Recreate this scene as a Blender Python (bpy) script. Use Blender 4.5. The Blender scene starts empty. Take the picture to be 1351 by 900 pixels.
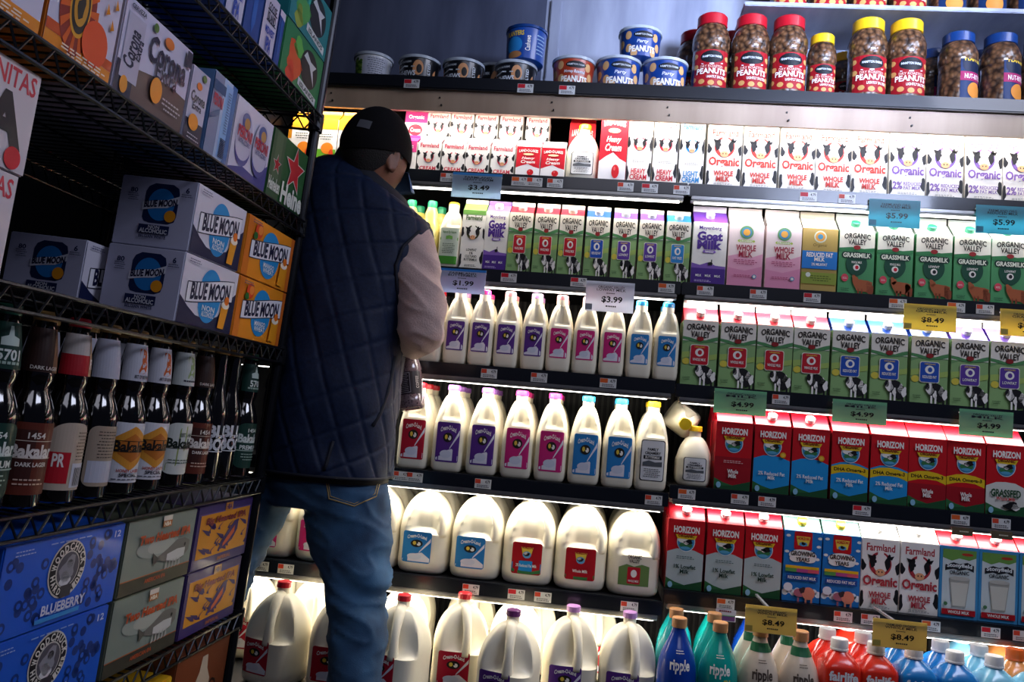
import bpy, bmesh, math, random
from mathutils import Vector, Matrix, noise
from mathutils.geometry import tessellate_polygon
PI = math.pi
SC = bpy.context.scene
COL = SC.collection
random.seed(7)

# ---------------------------------------------------------------- camera
F = 1080.0
CX, CY = 675.5, 450.0
XC = Vector((0.99107141, 0.07477143, -0.11039338))   # world X in camera axes (right, down, forward)
YC = Vector((0.10262522, 0.10079263, 0.98960038))
ZC = Vector((0.08512068, -0.99209379, 0.09221926))
CAM = Vector((0, 0, 1.03))
cd = bpy.data.cameras.new('camera'); cam = bpy.data.objects.new('camera', cd); COL.objects.link(cam)
cd.sensor_width = 36.0; cd.lens = 36.0 * F / 1351.0; cd.clip_start = 0.02; cd.clip_end = 60
rm = Matrix(((XC[0], -XC[1], -XC[2]), (YC[0], -YC[1], -YC[2]), (ZC[0], -ZC[1], -ZC[2])))
cam.matrix_world = Matrix.Translation(CAM) @ rm.to_4x4()
SC.camera = cam

def at(px, py, Y):
    """the point of the place that the pixel shows at distance Y"""
    v = Vector((px - CX, py - CY, F))
    d = Vector((XC.dot(v), YC.dot(v), ZC.dot(v)))
    return CAM + d * (Y / d[1])

# ---------------------------------------------------------------- world, lights, exposure
SC.view_settings.view_transform = 'Standard'
SC.view_settings.look = 'None'
SC.view_settings.exposure = 0.35
SC.view_settings.gamma = 1.0
SC.view_settings.use_curve_mapping = False
w = bpy.data.worlds.new('World'); SC.world = w; w.use_nodes = True
w.node_tree.nodes['Background'].inputs[0].default_value = (0.10, 0.12, 0.25, 1)
w.node_tree.nodes['Background'].inputs[1].default_value = 0.10
SC.cycles.max_bounces = 5
SC.cycles.diffuse_bounces = 3
SC.cycles.use_denoising = True

def area(name, loc, target, sx, sy, power, color, spread=PI):
    l = bpy.data.lights.new(name, 'AREA'); l.shape = 'RECTANGLE'; l.size = sx; l.size_y = sy
    l.energy = power; l.color = color; l.spread = spread
    o = bpy.data.objects.new(name, l); COL.objects.link(o)
    o.location = loc
    o.rotation_euler = (Vector(target) - Vector(loc)).to_track_quat('-Z', 'Y').to_euler()
    return o
# unseen cool lamps over the aisle: store light plus added fills
area('unseen_fill_light', (1.9, 0.7, 2.9), (-0.8, 1.55, 1.0), 1.4, 0.6, 23, (0.76, 0.8, 1.0))
area('unseen_fill_light', (1.05, 0.85, 2.12), (0.42, 2.55, 2.40), 0.7, 0.22, 9, (0.60, 0.70, 1.0), 0.95)  # added low lamp, aimed up to brighten the steel wall
area('unseen_fill_light', (0.6, -1.2, 3.0), (0.5, 2.3, 0.9), 2.0, 0.6, 7.5, (0.84, 0.84, 1.0))  # added front fill to brighten the carton fronts
WARM = (1.0, 0.91, 0.76)
WHITE = (1.0, 0.96, 0.92)
CANOPY_POWER = 3.7
STRIP_POWER = {1: 2.0, 2: 2.0, 3: 2.4, 4: 1.9, 5: 3.6}

# ---------------------------------------------------------------- materials
def translucent_card(color, amt=.5):
    m = bpy.data.materials.new('sign_plastic'); m.use_nodes = True; nt = m.node_tree; b = nt.nodes['Principled BSDF']; c = (*hexc(color), 1)
    b.inputs['Base Color'].default_value = c; b.inputs['Roughness'].default_value = .35
    t = nt.nodes.new('ShaderNodeBsdfTranslucent'); t.inputs['Color'].default_value = c; mx = nt.nodes.new('ShaderNodeMixShader'); mx.inputs[0].default_value = amt
    nt.links.new(b.outputs[0], mx.inputs[1]); nt.links.new(t.outputs[0], mx.inputs[2]); nt.links.new(mx.outputs[0], nt.nodes['Material Output'].inputs[0]); return m
def s2l(c):
    return tuple(((x / 12.92) if x <= 0.04045 else ((x + 0.055) / 1.055) ** 2.4) for x in c)
def hexc(h):
    h = h.lstrip('#'); return s2l([int(h[i:i + 2], 16) / 255 for i in (0, 2, 4)])
_M = {}
def mat(color, rough=0.5, metal=0.0, coat=0.0, noise_amt=0.06, bump=0.0, nscale=40, key=None, **kw):
    k = (color, rough, metal, coat, noise_amt, bump, nscale, key, tuple(sorted(kw.items())))
    if k in _M: return _M[k]
    m = bpy.data.materials.new('mat_' + (key or color.strip('#'))); m.use_nodes = True
    nt = m.node_tree; b = nt.nodes['Principled BSDF']
    c = hexc(color)
    b.inputs['Roughness'].default_value = rough; b.inputs['Metallic'].default_value = metal
    b.inputs['Coat Weight'].default_value = coat; b.inputs['Coat Roughness'].default_value = 0.08
    for kk, v in kw.items(): b.inputs[kk.replace('_', ' ')].default_value = v
    tc = nt.nodes.new('ShaderNodeTexCoord'); n = nt.nodes.new('ShaderNodeTexNoise'); n.inputs['Scale'].default_value = nscale
    nt.links.new(tc.outputs['Object'], n.inputs['Vector'])
    r = nt.nodes.new('ShaderNodeValToRGB')
    r.color_ramp.elements[0].color = (*[x * (1 - noise_amt * 2) for x in c], 1)
    r.color_ramp.elements[1].color = (*[min(1, x * (1 + noise_amt)) for x in c], 1)
    r.color_ramp.elements[0].position = 0.3; r.color_ramp.elements[1].position = 0.7
    nt.links.new(n.outputs['Fac'], r.inputs['Fac']); nt.links.new(r.outputs['Color'], b.inputs['Base Color'])
    if bump:
        bp = nt.nodes.new('ShaderNodeBump'); bp.inputs['Strength'].default_value = bump; bp.inputs['Distance'].default_value = 0.004
        nt.links.new(n.outputs['Fac'], bp.inputs['Height']); nt.links.new(bp.outputs['Normal'], b.inputs['Normal'])
    _M[k] = m; return m
def ink(c): return mat(c, 0.5, noise_amt=0.0, coat=0.06, Specular_IOR_Level=0.25)
def emis(name, c, s):
    m = bpy.data.materials.new(name); m.use_nodes = True; nt = m.node_tree
    b = nt.nodes['Principled BSDF']; b.inputs['Emission Color'].default_value = (*c, 1); b.inputs['Emission Strength'].default_value = s
    b.inputs['Base Color'].default_value = (0.8, 0.8, 0.8, 1)
    return m
M_BLACK = mat('#15171c', 0.35, 0.3, key='black_enamel')
M_RACK = mat('#24262b', 0.3, 0.75, key='black_wire')
M_RAIL = mat('#141820', 0.3, 0.2, coat=0.4, key='rail')
M_DARK = mat('#0b0c10', 0.8, key='dark_panel')
M_PAPER = mat('#f2eee6', 0.5, coat=0.15, key='carton_paper')
M_MILK = mat('#f4ecd4', 0.38, noise_amt=0.01, coat=0.1, key='milk_plastic', Subsurface_Weight=0.0)
M_GLASS = mat('#0a0806', 0.06, coat=1.0, noise_amt=0.0, key='dark_bottle_glass')

# brushed steel and nuts
def nodes_mat(name): 
    m = bpy.data.materials.new(name); m.use_nodes = True; return m, m.node_tree, m.node_tree.nodes['Principled BSDF']
def steel(name, c1, c2, rough, scale, metal=0.75):
    m, nt, b = nodes_mat(name)
    tc = nt.nodes.new('ShaderNodeTexCoord'); mp = nt.nodes.new('ShaderNodeMapping'); mp.inputs['Scale'].default_value = scale
    n = nt.nodes.new('ShaderNodeTexNoise'); n.inputs['Scale'].default_value = 3; n.inputs['Detail'].default_value = 8
    r = nt.nodes.new('ShaderNodeValToRGB'); r.color_ramp.elements[0].position = .3; r.color_ramp.elements[1].position = .7
    r.color_ramp.elements[0].color = (*hexc(c1), 1); r.color_ramp.elements[1].color = (*hexc(c2), 1)
    nt.links.new(tc.outputs['Object'], mp.inputs['Vector']); nt.links.new(mp.outputs[0], n.inputs['Vector'])
    nt.links.new(n.outputs['Fac'], r.inputs['Fac']); nt.links.new(r.outputs['Color'], b.inputs['Base Color'])
    b.inputs['Metallic'].default_value = metal; b.inputs['Roughness'].default_value = rough
    n2 = nt.nodes.new('ShaderNodeTexNoise'); n2.inputs['Scale'].default_value = 25
    nt.links.new(tc.outputs['Object'], n2.inputs['Vector'])
    bp = nt.nodes.new('ShaderNodeBump'); bp.inputs['Strength'].default_value = .15; bp.inputs['Distance'].default_value = .003
    nt.links.new(n2.outputs['Fac'], bp.inputs['Height']); nt.links.new(bp.outputs['Normal'], b.inputs['Normal'])
    return m
M_STEEL = steel('brushed_steel', '#80869a', '#a8aec0', .5, (4, 1, .8), .35)
M_VAL = steel('valance_metal', '#a08770', '#bfa78e', .5, (3, 1, .3), .08)
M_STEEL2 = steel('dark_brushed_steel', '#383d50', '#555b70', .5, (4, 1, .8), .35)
def nutmat():
    m, nt, b = nodes_mat('roasted_nuts')
    tc = nt.nodes.new('ShaderNodeTexCoord'); v = nt.nodes.new('ShaderNodeTexVoronoi'); v.inputs['Scale'].default_value = 75
    nt.links.new(tc.outputs['Object'], v.inputs['Vector'])
    r = nt.nodes.new('ShaderNodeValToRGB'); r.color_ramp.elements[0].color = (*hexc('#80593a'), 1); r.color_ramp.elements[1].color = (*hexc('#26160c'), 1)
    r.color_ramp.elements[0].position = .1; r.color_ramp.elements[1].position = .75
    nt.links.new(v.outputs['Distance'], r.inputs['Fac']); nt.links.new(r.outputs['Color'], b.inputs['Base Color'])
    bp = nt.nodes.new('ShaderNodeBump'); bp.inputs['Strength'].default_value = .8; bp.inputs['Distance'].default_value = -.004
    nt.links.new(v.outputs['Distance'], bp.inputs['Height']); nt.links.new(bp.outputs['Normal'], b.inputs['Normal'])
    b.inputs['Roughness'].default_value = .4; b.inputs['Coat Weight'].default_value = 1.0; b.inputs['Coat Roughness'].default_value = .05
    return m
M_NUT = nutmat()

# ---------------------------------------------------------------- mesh helpers
def mesh_from(name, vs, fs, mats, midx=None, smooth=False):
    me = bpy.data.meshes.new(name); me.from_pydata([tuple(v) for v in vs], [], fs)
    for m in mats: me.materials.append(m)
    if midx: me.polygons.foreach_set('material_index', midx)
    if smooth: me.polygons.foreach_set('use_smooth', [True] * len(me.polygons))
    me.update(); return me
class MB:
    def __init__(s): s.v = []; s.f = []; s.mi = []; s.mats = []
    def _m(s, m):
        if m not in s.mats: s.mats.append(m)
        return s.mats.index(m)
    def add(s, vs, fs, m):
        b = len(s.v); i = s._m(m); s.v += [Vector(v) for v in vs]
        for f in fs: s.f.append([b + k for k in f]); s.mi.append(i)
    def box(s, a, b, m, bev=0.0):
        x0, y0, z0 = a; x1, y1, z1 = b
        if not bev:
            s.add([(x0, y0, z0), (x1, y0, z0), (x1, y1, z0), (x0, y1, z0), (x0, y0, z1), (x1, y0, z1), (x1, y1, z1), (x0, y1, z1)],
                  [(0, 3, 2, 1), (4, 5, 6, 7), (0, 1, 5, 4), (1, 2, 6, 5), (2, 3, 7, 6), (3, 0, 4, 7)], m); return
        bm = bmesh.new(); bmesh.ops.create_cube(bm, size=1)
        for v in bm.verts: v.co = Vector(((x0 + x1) / 2 + v.co.x * (x1 - x0), (y0 + y1) / 2 + v.co.y * (y1 - y0), (z0 + z1) / 2 + v.co.z * (z1 - z0)))
        bmesh.ops.bevel(bm, geom=bm.edges[:], offset=bev, segments=2, affect='EDGES')
        bm.verts.index_update()
        s.add([v.co.copy() for v in bm.verts], [[v.index for v in f.verts] for f in bm.faces], m); bm.free()
    def bar(s, p, q, r, m, n=5):
        p = Vector(p); q = Vector(q); d = (q - p).normalized()
        a = d.orthogonal().normalized(); b = d.cross(a)
        vs = []
        for c in (p, q):
            for i in range(n):
                t = 2 * PI * i / n; vs.append(c + a * (r * math.cos(t)) + b * (r * math.sin(t)))
        fs = [(i, (i + 1) % n, n + (i + 1) % n, n + i) for i in range(n)] + [tuple(range(n))[::-1], tuple(range(n, 2 * n))]
        s.add(vs, fs, m)
    def tube(s, pts, rad, m, n=10, cap=True):
        pts = [Vector(p) for p in pts]; rings = []
        up = None
        for i, p in enumerate(pts):
            d = (pts[min(i + 1, len(pts) - 1)] - pts[max(i - 1, 0)]).normalized()
            if up is None: up = d.orthogonal().normalized()
            up = (up - d * up.dot(d)).normalized(); b = d.cross(up)
            r = rad[i] if isinstance(rad, (list, tuple)) else rad
            ra, rb = r if isinstance(r, tuple) else (r, r)
            rings.append([p + up * (ra * math.cos(2 * PI * k / n)) + b * (rb * math.sin(2 * PI * k / n)) for k in range(n)])
        s.loft(rings, m, cap)
    def loft(s, rings, m, cap=True):
        n = len(rings[0]); vs = [v for r in rings for v in r]
        fs = [(i * n + k, i * n + (k + 1) % n, (i + 1) * n + (k + 1) % n, (i + 1) * n + k) for i in range(len(rings) - 1) for k in range(n)]
        if cap: fs += [tuple(range(n))[::-1], tuple(range((len(rings) - 1) * n, len(rings) * n))]
        s.add(vs, fs, m)
    def lathe(s, prof, m, n=28, c=(0, 0, 0), squash=1.0):
        c = Vector(c)
        s.loft([[c + Vector((r * math.cos(2 * PI * k / n), r * squash * math.sin(2 * PI * k / n), z)) for k in range(n)] for r, z in prof], m)
    def mesh(s, name, smooth=False): return mesh_from(name, s.v, s.f, s.mats, s.mi, smooth)
def autosmooth(me, deg=35):
    me.polygons.foreach_set('use_smooth', [True] * len(me.polygons))
    try: me.set_sharp_from_angle(angle=math.radians(deg))
    except Exception: pass
    return me

# ---------------------------------------------------------------- objects
def link(name, me, parent=None, m=None):
    o = bpy.data.objects.new(name, me); COL.objects.link(o)
    if parent is not None: o.parent = parent
    if m is not None: o.matrix_basis = m
    return o
def tag(o, label, cat, group=None, kind=None):
    if label: o['label'] = label
    if cat: o['category'] = cat
    if group: o['group'] = group
    if kind: o['kind'] = kind
    return o
def empty(name, loc=(0, 0, 0), rz=0, m=None):
    o = bpy.data.objects.new(name, None); COL.objects.link(o); o.empty_display_size = .05
    if m is not None: o.matrix_world = m
    else: o.location = loc; o.rotation_euler = (0, 0, rz)
    return o
def struct(name, me): 
    o = link(name, me); o['kind'] = 'structure'; return o
REG = []      # things waiting for their finished labels
ORD = ['leftmost', 'second from left', 'third from left', 'fourth from left', 'fifth from left', 'sixth from left', 'seventh from left', 'eighth from left', 'ninth from left', 'tenth from left']
NUM = ['zero', 'one', 'two', 'three', 'four', 'five', 'six', 'seven', 'eight', 'nine', 'ten', 'eleven', 'twelve']
def place(name, parts, loc, rz, desc, cat, where, group, m=None, key=None):
    """parts: list of (name, mesh, [sub-parts], label)"""
    root = empty(name, loc, rz, m)
    for p in parts:
        o = link(p[0], p[1], root)
        if len(p) > 3 and p[3]: o['label'] = p[3]
        for q in (p[2] if len(p) > 2 else []): link(q[0], q[1], o)
    tag(root, None, cat, group)
    REG.append((root, desc, where, key if key is not None else root.matrix_basis.translation.x))
    return root
def finish_labels():
    by = {}
    for o, d, wh, k in REG: by.setdefault((d, wh), []).append((k, o))
    for (d, wh), L in by.items():
        L.sort(key=lambda t: t[0]); n = len(L)
        for i, (k, o) in enumerate(L):
            if n == 1: o['label'] = f'{d}, {wh}'
            else:
                pos = 'rightmost' if i == n - 1 else ORD[i] if i < 10 else f'{n - i}th from right'
                if n == 2: pos = ('left', 'right')[i]; o['label'] = f'{d}, {wh}, {pos} of two'
                elif n == 3 and i == 1: o['label'] = f'{d}, {wh}, middle of three'
                else: o['label'] = f'{d}, {wh}, {pos} of {NUM[n] if n < 13 else n}'

# ---------------------------------------------------------------- printed decoration
_T = {}
def text_polys(s, bold=0.0, shear=0.0):
    k = (s, bold, shear)
    if k in _T: return _T[k]
    c = bpy.data.curves.new('t', 'FONT'); c.body = s; c.size = 1.0; c.resolution_u = 2; c.offset = bold; c.shear = shear
    c.align_x = 'LEFT'
    o = bpy.data.objects.new('t', c); me = bpy.data.meshes.new_from_object(o)
    vs = [(v.co.x, v.co.y) for v in me.vertices]; fs = [tuple(p.vertices) for p in me.polygons]
    bpy.data.objects.remove(o); bpy.data.curves.remove(c); bpy.data.meshes.remove(me)
    if not vs: vs = [(0, 0)]
    x0 = min(v[0] for v in vs); x1 = max(v[0] for v in vs); y0 = min(v[1] for v in vs); y1 = max(v[1] for v in vs)
    _T[k] = (vs, fs, x0, x1, y0, y1); return _T[k]
def flat(W, front_y, eps=0.00035):      # normalised (x -1..1, y 0..1) handled by Deco; here metres -> 3-D
    return lambda x, y, k: Vector((x, front_y - 0.0004 - k * eps, y))
def cyl(rf, eps=0.0003, a0=0.0):
    def f(x, y, k):
        r = rf(y) if callable(rf) else rf
        a = x / r + a0; r2 = r + 0.0005 + k * eps
        return Vector((r2 * math.sin(a), -r2 * math.cos(a), y))
    return f
class Deco:
    def __init__(s, W, H, fn, y0=0.0, curved=False, nv=1):
        s.W = W / 2; s.H = H; s.fn = fn; s.y0 = y0; s.k = 0; s.mb = MB(); s.curved = curved; s.nv = nv
    def _p(s, x, y): 
        x = max(-1, min(1, x)); y = max(0, min(1, y))
        return s.fn(x * s.W, s.y0 + y * s.H, s.k)
    def strip(s, cols, c, step=True):
        """cols: list of (x, ylow, yhigh)"""
        vs = []; 
        nv = s.nv + 1
        for x, a, b in cols: vs += [s._p(x, a + (b - a) * j / s.nv) for j in range(nv)]
        fs = [(nv * i + j, nv * i + nv + j, nv * i + nv + j + 1, nv * i + j + 1) for i in range(len(cols) - 1) for j in range(s.nv)]
        s.mb.add(vs, fs, ink(c)); 
        if step: s.k += 1
    def rect(s, x0, y0, x1, y1, c, step=True):
        n = max(1, int(abs(x1 - x0) * 8)) if s.curved else 1
        s.strip([(x0 + (x1 - x0) * i / n, y0, y1) for i in range(n + 1)], c, step)
    def rrect(s, x0, y0, x1, y1, c, r=.12):
        n = 6; ra = r * (x1 - x0); rb = min(ra * s.W / s.H, (y1 - y0) / 2); cols = []
        for i in range(n + 1):
            t = PI / 2 * i / n; cols.append((x0 + ra * (1 - math.cos(t)), y0 + rb * (1 - math.sin(t)), y1 - rb * (1 - math.sin(t))))
        m = 14 if s.curved else 1
        for i in range(1, m): xx = x0 + ra + (x1 - x0 - 2 * ra) * i / m; cols.append((xx, y0, y1))
        for i in range(n + 1):
            t = PI / 2 * (1 - i / n); cols.append((x1 - ra * (1 - math.cos(t)), y0 + rb * (1 - math.sin(t)), y1 - rb * (1 - math.sin(t))))
        s.strip(cols, c)
    def ell(s, cx, cy, rx, ry=None, c='#ffffff', n=14, step=True):
        if ry is None: ry = rx * s.W / s.H
        s.strip([(cx - rx * math.cos(PI * i / n), cy - ry * math.sin(PI * i / n), cy + ry * math.sin(PI * i / n)) for i in range(n + 1)], c, step)
    def poly(s, pts, c, step=True):
        if s.curved and max(p[0] for p in pts) - min(p[0] for p in pts) > .25:
            xa = max(-1, min(p[0] for p in pts)); xb = min(1, max(p[0] for p in pts)); cols = []
            for i in range(15):
                x = xa + (xb - xa) * (i / 14 * .998 + .001); ys = []
                for (x0, y0), (x1, y1) in zip(pts, pts[1:] + pts[:1]):
                    if (x0 - x) * (x1 - x) <= 0 and x0 != x1: ys.append(y0 + (y1 - y0) * (x - x0) / (x1 - x0))
                if ys: cols.append((x, min(ys), max(ys)))
            return s.strip(cols, c, step)
        t = tessellate_polygon([[Vector((x, y, 0)) for x, y in pts]])
        s.mb.add([s._p(x, y) for x, y in pts], [tuple(f) for f in t], ink(c))
        if step: s.k += 1
    def blob(s, cx, cy, rx, ry, c, seed=0, step=False):
        r = random.Random(seed * 91 + 5); n = 14; ph = r.random() * 6
        s.poly([(cx + rx * math.cos(2 * PI * i / n) * (1 + .28 * math.sin(3 * 2 * PI * i / n + ph)), cy + ry * math.sin(2 * PI * i / n) * (1 + .28 * math.cos(2 * 2 * PI * i / n + ph))) for i in range(n)], c, step)
    def text(s, t, cx, cy, h, wmax, c, bold=.02, shear=0, rot=0, bend=0, slope=0, step=True):
        """h: cap height as share of H, wmax: full width in half-width units; bend: arch height share"""
        vs, fs, x0, x1, y0, y1 = text_polys(t, bold, shear)
        sy = h * 1.22 / max(y1 - y0, .3); sx = wmax / (x1 - x0)
        out = []
        for x, y in vs:
            u = (x - (x0 + x1) / 2) * sx; v = (y - (y0 + y1) / 2) * sy
            if rot:     # rotate in metres
                um, vm = u * s.W, v * s.H; u, v = (um * math.cos(rot) - vm * math.sin(rot)) / s.W, (um * math.sin(rot) + vm * math.cos(rot)) / s.H
            v += bend * (1 - (2 * u / wmax) ** 2) + slope * u
            out.append(s._p(cx + u, cy + v))
        s.mb.add(out, fs, ink(c))
        if step: s.k += 1
    def lines(s, cx, cy, w, n, c, h=.012, gap=.026, seed=1):
        """unreadably small print: rows of word-sized dashes"""
        r = random.Random(seed)
        for i in range(n):
            x = cx - w / 2 * (1 - .3 * r.random()); xe = cx + w / 2 * (1 - .3 * r.random())
            while x < xe:
                l = w * (.06 + .1 * r.random()); s.rect(x, cy - i * gap, min(x + l, xe), cy - i * gap + h, c, False); x += l + w * .035
        s.k += 1
    def mesh(s, name='printed_front'): return s.mb.mesh(name)
# ---------------------------------------------------------------- setting
mb = MB(); mb.box((-3.2, -2, -.05), (3.6, 3.2, 0), mat('#3b3a3d', .35, noise_amt=.15, nscale=6, key='floor')); struct('floor', mb.mesh('floor'))
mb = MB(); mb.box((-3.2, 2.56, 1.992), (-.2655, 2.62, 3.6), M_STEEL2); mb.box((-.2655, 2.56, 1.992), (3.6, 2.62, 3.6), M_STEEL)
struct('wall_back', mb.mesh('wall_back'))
mb = MB(); mb.box((-3.2, 2.96, 0), (3.6, 3.02, 2.1), M_DARK); struct('wall_rear', mb.mesh('wall_rear'))
mb = MB(); mb.box((-1.75, -2, 0), (-1.70, 2.56, 3.6), mat('#0d0e12', .9, key='backdrop_black')); struct('dark_backdrop', mb.mesh('dark_backdrop'))  # near-black backdrop added to keep the view behind the rack dark
mb = MB()                                                # upright strips of the steel wall
for p, wd in (((730, 10), .018),):
    c = at(730, 60, 2.55); mb.box((c.x - wd, 2.546, 2.08), (c.x + wd, 2.56, 2.395), M_STEEL, .003)
struct('trim_1', mb.mesh('trim_1'))

# the open refrigerated case
ROWS = {1: (1.738, 1.738, 2.345), 2: (1.452, 1.452, 2.35), 3: (1.168, 1.161, 2.32), 4: (.860, .884, 2.30), 5: (.576, .610, 2.28), 6: (.300, .300, 1.98)}
XL, XM, XR = -1.07, .2085, 1.75
case = empty('refrigerated_display_case', (0.36, 2.5, 0))
tag(case, 'long open black refrigerated dairy case with lit shelves along the back wall', 'display case')
def cpart(name, mb, parent=case, sm=False):
    o = link(name, mb.mesh(name, sm)); o.parent = parent; 
    o.matrix_parent_inverse = Matrix.Translation(-Vector((0.36, 2.5, 0))) if parent is case else Matrix.Identity(4)
    return o
mb = MB(); mb.box((XL, 2.90, .1), (XR, 2.94, 1.985), mat('#1b1b1e', .6, key='case_back'))
for i in range(140): 
    x = XL + i * .02; mb.box((x, 2.893, .1), (x + .008, 2.90, 1.98), mat('#3a3936', .5, key='case_rib'))
cpart('back_panel', mb)
mb = MB(); mb.box((XL - .04, 1.98, 0), (XL, 2.94, 1.985), M_BLACK, .004); cpart('end_panel', mb)
mb = MB(); mb.box((XL, 2.015, .16), (XR, 2.90, .2985), M_BLACK, .004); mb.box((XL, 2.20, .0), (XR, 2.90, .16), M_BLACK); mb.box((XL, 2.003, .24), (XR, 2.015, .312), M_RAIL, .003); cpart('base_deck', mb)
mb = MB(); mb.box((XL, 2.275, 1.986), (XR, 2.56, 1.998), M_BLACK); mb.box((XL, 2.56, 1.986), (XR, 2.94, 1.992), M_BLACK); mb.box((XL, 2.265, 1.962), (XR, 2.277, 2.000), M_RAIL, .003); cpart('top_shelf', mb)
mb = MB()
mb.add([(XL, 2.281, 1.964), (XR, 2.281, 1.964), (XR, 2.290, 1.903), (XL, 2.290, 1.903), (XL, 2.302, 1.903), (XR, 2.302, 1.903), (XR, 2.302, 1.986), (XL, 2.302, 1.986)],
       [(0, 1, 2, 3), (3, 2, 5, 4), (4, 5, 6, 7)], M_VAL)
for i in range(9):
    x = XL + .21 + i * .33
    for dx, dz in ((0, 0), (.006, -.022)): mb.box((x + dx, 2.2805, 1.940 + dz), (x + .004 + dx, 2.290, 1.944 + dz), M_BLACK)
cpart('valance', mb)
# canopy lamps: housing with its lit lens, plus the lamp's light
M_LENS = emis('lit_lens', (1, .95, .88), 5.0)
for x0, x1 in ((XL + .03, XM - .02), (XM + .02, XR - .03)):
    mb = MB(); mb.box((x0, 2.305, 1.955), (x1, 2.342, 1.985), mat('#d8d8d8', .4), .004); h = cpart('lamp_housing', mb)
    mb = MB(); mb.box((x0 + .01, 2.308, 1.950), (x1 - .01, 2.339, 1.9555), M_LENS); o = link('lamp_lens', mb.mesh('lamp_lens'), h)
    area('canopy_lamp_light', ((x0 + x1) / 2, 2.322, 1.947), ((x0 + x1) / 2, 2.345, 1.50), x1 - x0 - .03, .028, CANOPY_POWER, WHITE)
M_STRIP = mat('#9b9a98', .3, .8, key='alu_channel')
for r in range(1, 6):
    zl, zr, yf = ROWS[r]
    for x0, x1, z, pw in ((XL, XM - .001, zl, 1.0), (XM + .001, XR, zr, 1.0 if r < 3 else .62)):
        mb = MB(); mb.box((x0, yf - .004, z - .008), (x1, 2.89, z - .0005), M_BLACK)
        for k in range(3): 
            xx = x0 + (x1 - x0) * (k + .5) / 3; mb.box((xx - .006, yf + .06, z - .022), (xx + .006, 2.88, z - .008), M_BLACK)
        sh = cpart('shelf', mb)
        mb = MB(); mb.box((x0, yf - .016, z - .036), (x1, yf - .004, z + .001), M_RAIL, .002); link('price_rail', mb.mesh('price_rail'), sh)
        mb = MB(); mb.box((x0 + .01, yf - .018, z - .046), (x1 - .01, yf + .016, z - .036), M_STRIP, .002)
        mb.box((x0 + .01, yf - .012, z - .051), (x1 - .01, yf + .010, z - .046), mat('#b9b4a8', .3, .3, key='lens_cover'), .001)
        link('light_channel', mb.mesh('light_channel'), sh)
        mb = MB(); mb.box((x0 + .02, yf - .010, z - .053), (x1 - .02, yf + .008, z - .051), M_LENS); link('lamp_lens', mb.mesh('lamp_lens'), sh)
        area('shelf_lamp_light', ((x0 + x1) / 2, yf - .001, z - .0545), ((x0 + x1) / 2, yf + .06, z - .30), x1 - x0 - .05, .016, STRIP_POWER[r] * pw, WARM if x0 < 0 else WHITE)
# upper shelf over the nuts
mb = MB(); mb.box((.33, 2.30, 2.262), (XR, 2.56, 2.275), M_STEEL, .002); o = link('upper_wall_shelf', mb.mesh('upper_wall_shelf'))
tag(o, 'thin steel wall shelf above the jars at top right', 'shelf')
# ---------------------------------------------------------------- carton kinds
RED, CRIM, BLU, NAVY, PUR, WH, BK, GRN, DGRN, YEL, PNK = '#c8102e', '#a01020', '#1d6fc4', '#1d3f8f', '#5b2a91', '#f4f0e8', '#17161a', '#7fae62', '#1f5a3a', '#f2d21f', '#e58bb0'
def carton_parts(w, h, d, hg, gcol, deco, body='#f2eee6', cap=None, fincol=None, hf=.018, print_label=None):
    mb = MB(); mb.box((-w / 2, -d / 2, 0), (w / 2, d / 2, h), mat(body, .42, coat=.2, noise_amt=.02), .0015)
    bod = mb.mesh('carton_body')
    g = mat(gcol, .38, coat=.25, noise_amt=.02); fm = mat(fincol or gcol, .4, coat=.2, noise_amt=.02)
    mb = MB(); e = .0015; x = w / 2 - e; y = d / 2 - e; xi = w / 2 - .001; zi = h + hg
    mb.add([(-x, -y, h - .001), (x, -y, h - .001), (xi, -.0035, zi), (-xi, -.0035, zi), (-x, y, h - .001), (x, y, h - .001), (xi, .0035, zi), (-xi, .0035, zi), (x - .022, 0, zi - .004), (-x + .022, 0, zi - .004)],
           [(0, 1, 2, 3), (5, 4, 7, 6), (1, 5, 8), (1, 8, 2), (5, 6, 8), (4, 0, 9), (0, 3, 9), (4, 9, 7), (3, 2, 6, 7)], g)
    mb.box((-xi, -.0035, zi - .0005), (xi, .0035, zi + hf), fm, .0008)
    gab = mb.mesh('gable_top')
    parts = [('carton_body', bod, []), ['gable_top', gab, []]]
    if cap:
        n = Vector((0, -hg, d / 2)).normalized(); c = Vector((0, -d / 4, h + hg / 2))
        mb = MB(); mb.tube([c - n * .001, c + n * .011, c + n * .012], [.0125, .0125, .011], mat(cap, .35), 18)
        parts[1][2].append(('screw_cap', mb.mesh('screw_cap')))
    parts[1] = tuple(parts[1])
    D = Deco(w * .985, h * .99, flat(w, -d / 2), .001); deco(D)
    parts.append(('printed_front', D.mesh(), [], print_label))
    return parts
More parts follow.
